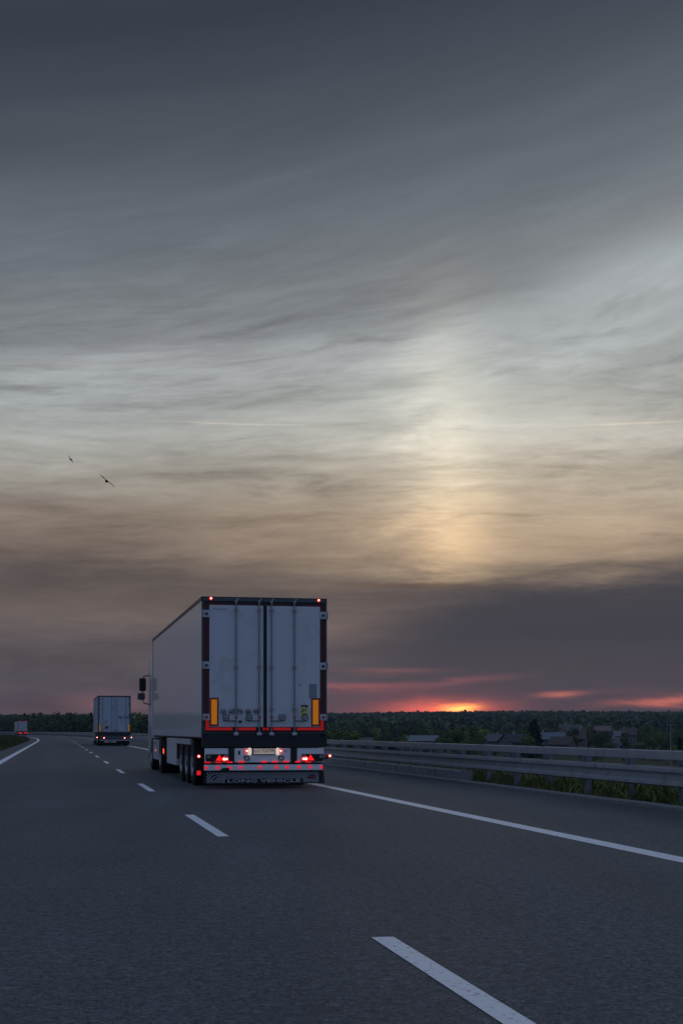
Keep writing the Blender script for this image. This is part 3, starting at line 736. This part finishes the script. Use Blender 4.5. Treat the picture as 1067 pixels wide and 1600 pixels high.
def mirror(root, sg):
    x0 = sg*1.165
    m_ = MB().tube([(x0-sg*.03,15.5,2.86),(x0+sg*.06,15.55,2.88),(x0+sg*.24,15.6,2.85),(x0+sg*.26,15.61,2.78),(x0+sg*.27,15.61,2.42),(x0+sg*.28,15.6,2.12),(x0+sg*.22,15.6,2.02),(x0+sg*.05,15.55,1.99),(x0-sg*.03,15.55,2.06)], .018, 6)
    a = m_.build('mirror_arm', M['black'], root, smooth=True)
    MB().box(x0+sg*.17,x0+sg*.37,15.54,15.66,2.40,2.80).build('mirror_head', M['black'], a, bevel=.03)
    MB().box(x0+sg*.20,x0+sg*.42,15.54,15.68,2.13,2.34).build('wide_angle_mirror', M['greyf'], a, bevel=.03)
def tractor(root, full=True, cabm=None):
    cabm = cabm or M['cabw']; f = 14.1; b_ = 16.45
    # chassis rails, axles, running gear
    for sg in (-1, 1): MB().box(min(sg*.45,sg*.37), max(sg*.45,sg*.37), .6, 16.0, .72, 1.0).build('chassis_beam', M['chassis'], root)
    for a, b in ((9.6, 9.8), (1.0, 1.15)): MB().box(-.37, .37, a, b, .75, .95).build('cross_member', M['chassis'], root)
    for y in AX: MB().tube([(-1.0,y,Z_AX),(1.0,y,Z_AX)], .07, 8).build('axle', M['chassis'], root)
    for y in AX[:3]:
        for sg in (-1, 1): wheel(root, sg*1.05, y)
    for sg in (-1, 1):
        wheel(root, sg*1.05, AX[3]); wheel(root, sg*.70, AX[3]); wheel(root, sg*1.03, AX[4])
    # landing legs and cab
    for sg in (-1, 1): MB().box(sg*.95-.06, sg*.95+.06, 9.3, 9.42, .34, 1.0).build('landing_leg', M['greyf'], root, bevel=.01)
    rings = []
    def ring(y, hw, z0, z1, c):
        return [(-hw+c,y,z0),(hw-c,y,z0),(hw,y,z0+c),(hw,y,z1-.3),(hw-.10,y,z1-.08),(hw-.28,y,z1),(-hw+.28,y,z1),(-hw+.10,y,z1-.08),(-hw,y,z1-.3),(-hw,y,z0+c)]
    cab = MB().loft([ring(14.15,1.20,.95,3.80,.02), ring(14.6,1.225,.95,3.82,.02), ring(15.3,1.235,.50,3.72,.02), ring(15.9,1.235,.45,3.45,.03), ring(16.25,1.22,.38,3.05,.05), ring(16.42,1.16,.36,1.9,.08), ring(16.47,1.12,.36,1.2,.1)]).build('cab', cabm, root, smooth=True)
    for sg in (-1, 1):
        MB().prism([(sg*1.237,15.1,1.95),(sg*1.237,15.95,1.95),(sg*1.232,15.9,2.65),(sg*1.232,15.1,2.75)], (sg*.006,0,0)).build('side_window', M['glass'], cab)
        MB().box(sg*1.238-.004, sg*1.238+.004, 15.05, 15.06, .9, 2.85).build('door_gap', M['black'], cab)
        MB().prism([(sg*1.19,13.6,1.2),(sg*1.22,14.2,1.2),(sg*1.215,14.2,3.55),(sg*1.19,13.72,3.6)], (sg*.02,0,0)).build('side_deflector', cabm, cab)
        MB().box(sg*1.03-.18*sg-.0, sg*1.225, 12.1, 14.1, .34, .92).build('side_fairing', cabm, root, bevel=.03)
        mirror(root, sg)
        MB().box(sg*1.0-.19, sg*1.0+.19, 16.44, 16.50, .62, .86).build('headlight', M['lampdim'], cab, bevel=.01)
        MB().tube([(sg*1.05, 14.95+.62*math.cos(q), Z_AX+.62*math.sin(q)) for q in np.linspace(.1, 3.0, 9)], .05, 6).build('wheel_arch', M['black'], root)
    MB().prism([(-1.1,16.30,1.95),(1.1,16.30,1.95),(1.08,16.2,2.85),(-1.08,16.2,2.85)], (0,.12,0)).build('windscreen', M['glass'], cab)
    MB().box(-.8,.8,16.44,16.49,.95,1.6).build('grille', M['black'], cab)
    MB().box(-1.2,-.98,13.95,14.05,1.0,3.2).build('air_duct', M['black'], root)
AX = [2.35, 3.66, 4.97, 11.25, 14.95]

# ---- the big truck in front
TH = math.asin(.2028)
Xl, Yl = -2.794, 28.54
T1 = thing('articulated_truck', 'nearest truck with large white box trailer, lit red lamps and LONG VEHICLE flap', 'truck', (Xl+1.275*math.cos(TH), Yl+1.275*math.sin(TH), 0), TH)
tractor(T1)
HT = 3.875; LT = 13.6; Wd = 1.275
MB().box(-Wd+.006, Wd-.006, .10, LT, 1.19, HT-.035).build('trailer_body', M['white'], T1, bevel=.012)
for sg in (-1, 1):
    MB().box(sg*Wd-.012, sg*Wd+.003, .10, LT, 1.05, 1.21).build('lower_side_rail', M['hinge'], T1)
    MB().box(sg*Wd-.012, sg*Wd+.004, .10, LT, HT-.06, HT-.0).build('upper_side_rail', M['greyf'], T1)
    MB().box(sg*Wd-.008, sg*Wd+.001, LT-.08, LT+.002, 1.05, HT-.05).build('front_corner_post', M['hinge'], T1)
MB().box(-Wd, Wd, .10, LT+.01, HT-.012, HT+.006).build('trailer_roof', M['sticker'], T1)
MB().box(-Wd+.02, Wd-.02, .12, LT, 1.02, 1.19).build('trailer_floor', M['chassis'], T1)
# rear frame
for sg in (-1, 1):
    a, b = sorted((sg*1.13, sg*Wd)); MB().box(a, b, .0, .10, 1.05, HT).build('corner_post', M['frame'], T1, bevel=.006)
    a, b = sorted((sg*1.235, sg*1.262)); MB().box(a, b, -.008, .0, 1.1, HT-.1).build('post_trim', M['greyf'], T1)
    a, b = sorted((sg*1.14, sg*1.205)); MB().box(a, b, -.006, .0, 1.245, 3.70).build('reflective_tape', M['redtape'], T1)
MB().box(-1.13, 1.13, .0, .10, 3.715, HT).build('header_beam', M['frame'], T1, bevel=.006)
MB().box(-1.25, 1.25, -.012, .0, 3.79, 3.855).build('header_trim', M['greyf'], T1)
MB().box(-1.20, 1.20, -.006, .0, 3.705, 3.742).build('reflective_tape', M['redtape'], T1)
MB().box(-Wd, Wd, .0, .14, .84, 1.13).build('rear_sill', M['frame'], T1, bevel=.008)
MB().box(-1.24, 1.24, -.014, .0, 1.125, 1.143).build('sill_trim', M['greyf'], T1)
MB().box(-1.13, 1.13, .02, .10, 1.13, 1.25).build('door_threshold', M['frame'], T1)
for a, b in ((-1.21,-.66),(-.55,-.19),(-.05,.0),(.02,.08),(.17,.53),(.65,1.21)):
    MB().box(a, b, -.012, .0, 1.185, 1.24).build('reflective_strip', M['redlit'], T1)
for sg in (-1, 1):
    a, b = sorted((sg*1.205, sg*1.14)); MB().box(a, b, -.011, -.0065, 1.241, 1.42).build('reflective_strip', M['redlit'], T1)  # lower tape end repeated with emission, as if caught by headlights
# doors
def door(sg):
    a, b = sorted((sg*.035, sg*1.13))
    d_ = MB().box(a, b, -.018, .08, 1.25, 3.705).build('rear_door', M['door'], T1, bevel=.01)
    for ux in (sg*.125, sg*.595):
        rd = MB().tube([(ux,-.055,1.10),(ux,-.055,3.79),(ux+.02,-.05,3.82),(ux+.05,-.03,3.835)], .016, 8)
        rd.build('lock_rod', M['zinc'], d_, smooth=True)
        for zz in (3.62, 2.47, 1.62): MB().box(ux-.035, ux+.035, -.075, -.019, zz-.025, zz+.025).build('rod_bracket', M['zinc'], d_, bevel=.004)
        MB().box(ux-.045, ux+.045, -.08, -.002, 1.085, 1.145).build('rod_keeper', M['hinge'], d_, bevel=.004)
        MB().box(ux-.03, ux+.03, -.075, -.013, 3.76, 3.80).build('rod_keeper', M['zinc'], d_, bevel=.004)
        # the pull handle is a flat bar loop lying left or right of the rod
        dr = -1 if sg < 0 else 1; e = ux+dr*.26
        MB().tube([(ux,-.075,1.375),(e-dr*.10,-.072,1.375),(e,-.07,1.385),(e+dr*.01,-.07,1.42),(e,-.07,1.50),(e-dr*.10,-.07,1.50),(e-dr*.11,-.07,1.40)], .011, 6).build('handle', M['black'], d_)
        MB().box(min(e-dr*.02,e-dr*.09), max(e-dr*.02,e-dr*.09), -.03, -.019, 1.40, 1.47).build('handle_plate', M['zinc'], d_)
        MB().disc((ux-sg*.0+.0, -.075, 1.445), .026, (0,-1,0), .012, 12).build('handle_catch', M['inkred'], d_)
    if sg < 0:
        for q, (num, ux) in enumerate(zip(('50','60','70','80','90'), (-.85,-.685,-.51,-.345,-.185))):
            st = MB().disc((ux,-.0185,1.555), .072, (0,-1,0), .001, 24).build('speed_sticker', M['hinge'], d_)
            rg = MB(); rg.tube([(ux+.068*math.cos(a_), -.020, 1.555+.068*math.sin(a_)) for a_ in np.linspace(0, 2*math.pi, 25)], .0025, 4); rgo = rg
            tm = text_mb(num, .100, .074, ux, -.0205, 1.518, bold=.03)
            o_ = len(rgo.v); rgo.v += tm.v; rgo.f += [tuple(i+o_ for i in f_) for f_ in tm.f]
            rgo.build('speed_number', M['ink'], d_)
        MB().box(-1.055,-1.035,-.0195,-.0185,3.615,3.635).build('maker_mark', M['ink'], d_)
        text_mb('SCHMITZ CARGOBULL', .26, .022, -.89, -.0190, 3.612).build('maker_lettering', M['ink'], d_)
        MB().box(-.545,-.475,-.0195,-.0185,1.33,1.385).build('dark_sticker', M['ink'], d_)
    else:
        MB().box(.90,1.06,-.0195,-.0185,1.83,2.13).build('grey_sticker', M['sticker'], d_)
        ys = MB().box(.735,.875,-.0195,-.0185,1.475,1.70).build('warning_sticker', M['yellow'], d_)
        MB().prism([(.735,-.020,1.70),(.875,-.020,1.70),(.875,-.020,1.64),(.80,-.020,1.67),(.735,-.020,1.66)], (0,-.0006,0)).build('sticker_header', M['ink'], d_)
        MB().prism([(.74,-.020,1.565),(.84,-.020,1.625),(.85,-.020,1.61),(.745,-.020,1.545)], (0,-.0006,0)).prism([(.755,-.020,1.615),(.775,-.020,1.635),(.79,-.020,1.60),(.77,-.020,1.59)], (0,-.0006,0)).build('sticker_picture', M['ink'], d_)
        for zz in (1.525, 1.505): MB().box(.755,.855,-.0205,-.0197,zz,zz+.009).build('sticker_line', M['ink'], d_)
        MB().disc((.72,-.0185,2.105), .014, (0,-1,0), .004, 10).build('vent_plug', M['ink'], d_)
    return d_
door(-1); door(1)
MB().box(-.034, .034, -.010, .06, 1.25, 3.71).build('door_seal', M['black'], T1)
for sg in (-1, 1):
    for zz, hh in ((3.525, .075), (2.49, .075), (1.45, .065)):
        a, b = sorted((sg*1.125, sg*1.285))
        h_ = MB().box(a, b, -.045, .0, zz-hh, zz+hh).build('hinge', M['hinge'], T1, bevel=.01)
        MB().disc((sg*1.19, -.045, zz), .028, (0,-1,0), .015, 12).build('hinge_pin', M['ink'] if zz > 2 else M['inkred'], h_)
        MB().tube([(sg*1.27,-.05,zz-hh),(sg*1.27,-.05,zz+hh)], .018, 8).build('hinge_barrel', M['zinc'], h_)
    # long amber boards
    a, b = sorted((sg*1.125, sg*.945)); 
    mk = MB().box(a, b, -.026, -.0185, 1.27, 1.84).build('marker_board', M['redboard'], T1)
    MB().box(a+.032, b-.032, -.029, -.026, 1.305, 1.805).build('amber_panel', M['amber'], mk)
    lamp(T1, 'roof_marker_lamp', M['lampred'], (sg*1.10, -.012, 3.835), .034, h=.02)
# light carriers
for a, b in ((-1.22,-.74),(-.625,.53),(.655,1.085+.13)):
    MB().box(a, b, .02, .06, .535, .825).build('light_carrier', M['bar'], T1, bevel=.008)
for a, b in ((-.74,-.625),(.53,.655)): MB().box(a, b, .0, .10, .52, .83).build('carrier_bracket', M['chassis'], T1)
for sg in (-1, 1):
    a, b = sorted((sg*1.20, sg*.76))
    cl = MB().box(a, b, -.03, .02, .555, .705).build('light_cluster', M['black'], T1, bevel=.008)
    tx = sg*.93
    MB().prism([(tx-.075,-.031,.575),(tx+.075,-.031,.575),(tx,-.031,.695)], (0,-.008,0)).build('triangle_reflector', M['lampred'], cl)  # reflector, not a lamp; lamp emission makes it look lit
    for q, rr in ((.835, .030), (.785, .024)):
        MB().disc((sg*q,-.031,.607), rr*1.7, (0,-1,0), .006, 14).build('red_lens', M['lampred'], cl)
        MB().disc((sg*q,-.038,.607), rr*.75, (0,-1,0), .006, 12).build('bulb', M['lamphot'], cl)
    MB().disc((sg*1.145,-.031,.655), .036, (0,-1,0), .006, 14).build('clear_lens', M['lampdim'], cl)
    MB().disc((sg*.80,-.031,.672), .030, (0,-1,0), .006, 14).build('clear_lens', M['lampdim'], cl)
# number plate with its lamps
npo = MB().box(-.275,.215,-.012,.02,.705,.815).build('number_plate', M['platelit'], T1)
MB().box(-.285,.225,-.006,.019,.695,.7045).build('plate_holder', M['black'], npo)
MB().box(-.285,.225,-.006,.019,.8155,.826).build('plate_holder', M['black'], npo)
MB().box(-.272,-.235,-.0145,-.0122,.708,.812).build('country_band', M['eublue'], npo)
text_mb('LU 7277PJ', .42, .078, -.005, -.0125, .721, bold=.02).build('plate_lettering', M['ink'], npo)
for sg, ux in ((-1, -.315), (1, .26)):
    MB().box(ux-.028, ux+.028, -.03, .02, .685, .83).build('plate_lamp', M['platelamp'], T1, bevel=.012)
    lamp(T1, 'stop_lamp', M['lampred'], (ux+sg*.058, -.012, .770), .036, h=.02)
for ux in (-.37, .30+.03):
    MB().tube([(ux-.045,.0,.665),(ux+.045,.0,.665),(ux+.05,-.01,.62),(ux+.035,-.01,.585),(ux-.035,-.01,.585),(ux-.05,-.01,.62),(ux-.045,.0,.665)], .012, 6).build('lashing_ring', M['black'], T1)
MB().box(-.545,-.505,.012,.02,.69,.77).build('plate_sticker', M['ink'], T1)
text_mb('A', .055, .05, .425, .019, .745).build('letter_mark', M['ink'], T1)
# red reflector dashes and dots, glow painted in for headlight return; bar, buffer
for ux in (-1.165,-.94,-.715,-.48,-.02,.205,.43,.67,.89):
    MB().box(ux-.055, ux+.055, -.004, .02, .53, .560).build('marker_strip', M['lampred2'], T1)
MB().box(-1.23, 1.19, .01, .10, .372, .492).build('underrun_bar', M['bar'], T1, bevel=.012)
for ux in (-1.20,-.965,-.715,-.50,-.105,.235,.455,.695,.93,1.165):
    MB().disc((ux,.009,.433), .032, (0,-1,0), .010, 14).build('marker_light', M['lampred2'], T1)
MB().box(-1.22,1.20,.06,.14,.50,.525).build('bar_shadow_gap', M['chassis'], T1)
MB().prism([(-.93,.0,.375),(-.86,.0,.425),(-.74,.0,.43),(-.72,.0,.375)], (0,-.004,0)).build('torn_tape', M['black'], T1)
# spray flap with chevrons
FX0, FX1, FZ0, FZ1 = -1.17, 1.125, .125, .338
fl = MB().box(-1.23, 1.18, .10, .112, .10, .375).build('spray_flap', M['black'], T1)
MB().prism([(1.13,.09,.36),(1.22,.09,.36),(1.25,.09,.10),(1.17,.09,.10)], (0,.01,0)).build('flap_end', M['chassis'], fl)
def clip(poly, nx_, nz_, c_):
    out = []
    for i in range(len(poly)):
        p, q = poly[i], poly[(i+1) % len(poly)]
        dp = p[0]*nx_+p[1]*nz_-c_; dq = q[0]*nx_+q[1]*nz_-c_
        if dp <= 0: out.append(p)
        if dp*dq < 0:
            u = dp/(dp-dq); out.append((p[0]+(q[0]-p[0])*u, p[1]+(q[1]-p[1])*u))
    return out
def stripes(x0, x1, z0, z1, sl, pitch, w, holes=()):
    polys = []; x = x0-1.0
    while x < x1+1.0:
        b0 = x; pl = [(b0, z0), (b0+w, z0), (b0+w+sl*(z1-z0), z1), (b0+sl*(z1-z0), z1)]
        pl = clip(pl, -1, 0, -x0)
        if pl: pl = clip(pl, 1, 0, x1)
        if len(pl) > 2: polys.append(pl)
        x += pitch
    return polys
chev = MB(); CX = .02
for args in ((-.80, CX, .205, FZ1, 1.25), (CX, .80, .205, FZ1, -1.25), (FX0, -.825, FZ0, FZ1, 1.0), (.825, FX1, FZ0, FZ1, -1.0)):
    for pl in stripes(*args, .062, .032): chev.poly([(p[0], .0985, p[1]) for p in pl])
for b_ in ((-.822,-.806),(.806,.822)): chev.poly([(b_[0],.0985,FZ0),(b_[1],.0985,FZ0),(b_[1],.0985,FZ1),(b_[0],.0985,FZ1)])
chev.build('chevron_print', M['flapw'], fl)
text_mb('LONG VEHICLE', 1.50, .068, CX-.02, .0985, .128, bold=.025).build('lettering', M['flapw'], fl)
MB().disc((-1.02,.0975,.235), .055, (0,-1,0), .001, 20).build('round_emblem', M['ink'], fl)
MB().poly([(-1.06,.0960,.21),(-1.03,.0960,.215),(-.985,.0960,.25),(-1.0,.0960,.262),(-1.04,.0960,.235)]).build('emblem_figure', M['flapw'], fl)
ov = MB(); ov.poly([(.985+.085*math.cos(q), .0970, .235+.042*math.sin(q)) for q in np.linspace(0, 2*math.pi, 20, endpoint=False)]); ov.build('oval_emblem', M['ink'], fl)
MB().box(.92,1.05,.0955,.0965,.228,.244).build('emblem_bar', M['inkred'], fl)
# stalk lamps, side lamps, side fittings
for sg in (-1, 1):
    st = MB().tube([(sg*1.20,.05,.60),(sg*1.28,.03,.62),(sg*1.32,.0,.65)], .022, 6).build('outline_lamp_stalk', M['black'], T1)
    c_ = (sg*1.325, -.03, .665) if sg > 0 else (sg*1.345, -.02, .665)
    o_ = MB().disc(c_, .036, (0,-1,0), .03, 12).build('outline_lamp', M['lampred'], T1); MB().disc((c_[0], c_[1]-.03, c_[2]), .017, (0,-1,0), .004, 10).build('bulb', M['lamphot'], o_)
    MB().box(sg*1.10-.02, sg*1.10+.17 if sg > 0 else sg*1.10+.02, .9, 1.0, .30, .95).build('mud_guard', M['chassis'], T1)
    a, b = sorted((sg*1.08, sg*1.262)); MB().box(a, b, 6.1, 8.7, .335, 1.0).build('pallet_box', M['door'], T1, bevel=.02)
    a, b = sorted((sg*1.2, sg*1.262)); MB().box(a, b, 2.6, 6.05, .87, 1.0).build('side_rail', M['hinge'], T1, bevel=.01)
    for y in (2.9, 4.3, 5.7): MB().box(a, b, y, y+.05, .5, .86).build('guard_bracket', M['chassis'], T1)
    for y in AX[:3]:
        fm = MB(); n_ = 9
        fm.loft([[(xx, y+rr*math.cos(q), Z_AX+rr*math.sin(q)) for xx, rr in ((sg*.87,.57),(sg*1.25,.57),(sg*1.25,.585),(sg*.87,.585))] for q in np.linspace(.25, 2.85, n_+1)])
        fm.build('wheel_guard', M['black'], T1)
    for y in AX[:3]: MB().disc((sg*1.19, y, Z_AX), .12, (sg,0,0), .055, 16).build('hub_cap', M['rim'], T1)
    MB().box(min(sg*1.265,sg*1.285), max(sg*1.265,sg*1.285), 9.55, 9.63, .57, .70).build('side_marker_lamp', M['lampor'], T1)
    MB().box(min(sg*1.14,sg*1.22), max(sg*1.14,sg*1.22), 1.5, 1.56, .24, .33).build('side_marker_lamp', M['lampred2'], T1)
    MB().box(min(sg*1.225,sg*1.232), max(sg*1.225,sg*1.232), 13.0, 13.06, .58, .64).build('side_marker_lamp', M['lampor'], T1)
    for y in (9.55,): MB().box(min(sg*1.2,sg*1.26), max(sg*1.2,sg*1.26), y, y+.1, .5, 1.0).build('lamp_bracket', M['chassis'], T1)

# ---- the other two
def far_truck(label, s, off, small=False, dx=0.0):
    x, y, h = road(s, off); r = thing('articulated_truck', label, 'truck', (x, y, 0), h); tractor(r)
    H = 3.93
    MB().box(-1.265, 1.265, .10, 13.6, 1.05, H-.05).build('trailer_body', M['curtain'], r, bevel=.02)
    for sg in (-1, 1):
        for q in range(1, 14):
            MB().box(min(sg*1.264,sg*1.272), max(sg*1.264,sg*1.272), q-.03, q+.03, 1.1, H-.2).build('curtain_strap', M['sheet2'], r)
    MB().box(-1.28, 1.28, .02, 13.62, H-.09, H).build('roof_edge', M['frame'], r, bevel=.01)
    for sg in (-1, 1):
        a, b = sorted((sg*1.16, sg*1.275)); MB().box(a, b, .0, .12, .95, H-.09).build('corner_post', M['greyf'], r)
        a, b = sorted((sg*.012, sg*1.16)); d_ = MB().box(a, b, .0, .1, 1.09, H-.10).build('rear_door', M['sheet2'], r, bevel=.012)
        for ux in (.2, .9): MB().tube([(sg*ux,-.03,1.0),(sg*ux,-.03,3.8)], .014, 6).build('lock_rod', M['zinc'], d_)
        for zz in (1.5, 2.4, 3.3): MB().box(min(sg*1.1,sg*1.26), max(sg*1.1,sg*1.26), -.03, .0, zz-.04, zz+.04).build('hinge', M['greyf'], r)
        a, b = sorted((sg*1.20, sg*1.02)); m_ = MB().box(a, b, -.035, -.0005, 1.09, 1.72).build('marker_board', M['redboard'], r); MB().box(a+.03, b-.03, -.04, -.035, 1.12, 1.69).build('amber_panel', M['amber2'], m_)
        for ux, rr in (((.80, .06), (1.33, .055)) if not small else ((.55, .15), (.88, .15), (1.28, .09))):
            o_ = MB().disc((sg*ux, -.03, .62 if ux < 1 else .66), rr, (0,-1,0), .04, 12).build('tail_lamp', M['lampred'], r)
            if not small: MB().disc((sg*ux, -.07, .62 if ux < 1 else .66), rr*.5, (0,-1,0), .004, 10).build('bulb', M['lamphot'], o_)
        MB().tube([(sg*1.1,.05,.62),(sg*1.3,.02,.66)], .03, 6).build('lamp_stalk', M['black'], r)
        if small: lamp(r, 'roof_marker_lamp', M['lampred2'], (sg*.8 , -.03, H-.05), .12, hot=False)
    MB().box(-1.27, 1.27, .0, .14, .82, 1.06).build('rear_sill', M['frame'], r)
    MB().box(-1.15, 1.15, .03, .08, .50, .80).build('light_carrier', M['greyf'], r)
    MB().box(-1.15, 1.15, .0, .08, .41, .47).build('underrun_bar', M['hinge'], r, bevel=.01)
    MB().box(-1.2, 1.2, .4, .43, .12, .48).build('spray_flap', M['black'], r)
    n_ = MB().box(-.75,.15,-.01,.0,.27,.36).build('number_plate', M['hinge'], r)
    MB().box(-.5,-.2,-.025,-.011,.30,.34).build('plate_print', M['ink'], n_)
    for a, b, c, d in ((.35,.55,2.18,2.30),(.65,1.08,2.22,2.26),(-.72,-.48,1.35,1.52),(.02,.28,1.18,1.25)): MB().box(a, b, -.003, -.0005, c, d).build('door_print', M['ink'], r)
    MB().box(-1.24,1.24,8.0,8.2,.4,1.0).build('side_guard_frame', M['chassis'], r)
    for sg in (-1, 1): MB().box(min(sg*1.19,sg*1.25), max(sg*1.19,sg*1.25), 5.6, 10.5, .45, .95).build('side_guard', M['greyf'], r)
    return r
far_truck('middle truck with grey curtain sided trailer, farther on and left of the nearest truck', 105.0, 2.62)
far_truck('farthest truck, tiny and pale with red lamps, at the bend on the far left', 402.0, 1.6, small=True)

# ------------------------------------------------------------------ every label singles out one thing
ORD = 'first second third fourth fifth sixth seventh eighth ninth tenth eleventh twelfth thirteenth fourteenth fifteenth sixteenth seventeenth eighteenth nineteenth twentieth'.split()
bpy.context.view_layer.update()
by = {}
for o in scene.objects:
    if o.get('category') in ('tree', 'bush'): by.setdefault(o['label'], []).append(o)
for lb, obs in by.items():
    if len(obs) < 2: continue
    hs = sorted(o.scale[2] for o in obs); lo, hi = hs[len(hs)//3], hs[2*len(hs)//3]
    sub = {}
    for o in obs:
        wz = o.scale[0]/o.scale[2]
        k_ = ('short ' if o.scale[2] <= lo else 'tall ' if o.scale[2] > hi else 'medium ')+lb.replace('low ', '')
        sub.setdefault(k_, []).append(o)
    for k_, l in sub.items():
        l.sort(key=lambda o: o.location.x/o.location.y)
        for i, o in enumerate(l):
            w_ = '' if len(l) == 1 else 'leftmost ' if i == 0 else 'rightmost ' if i == len(l)-1 else ORD[i]+' from left, '
            o['label'] = w_+k_
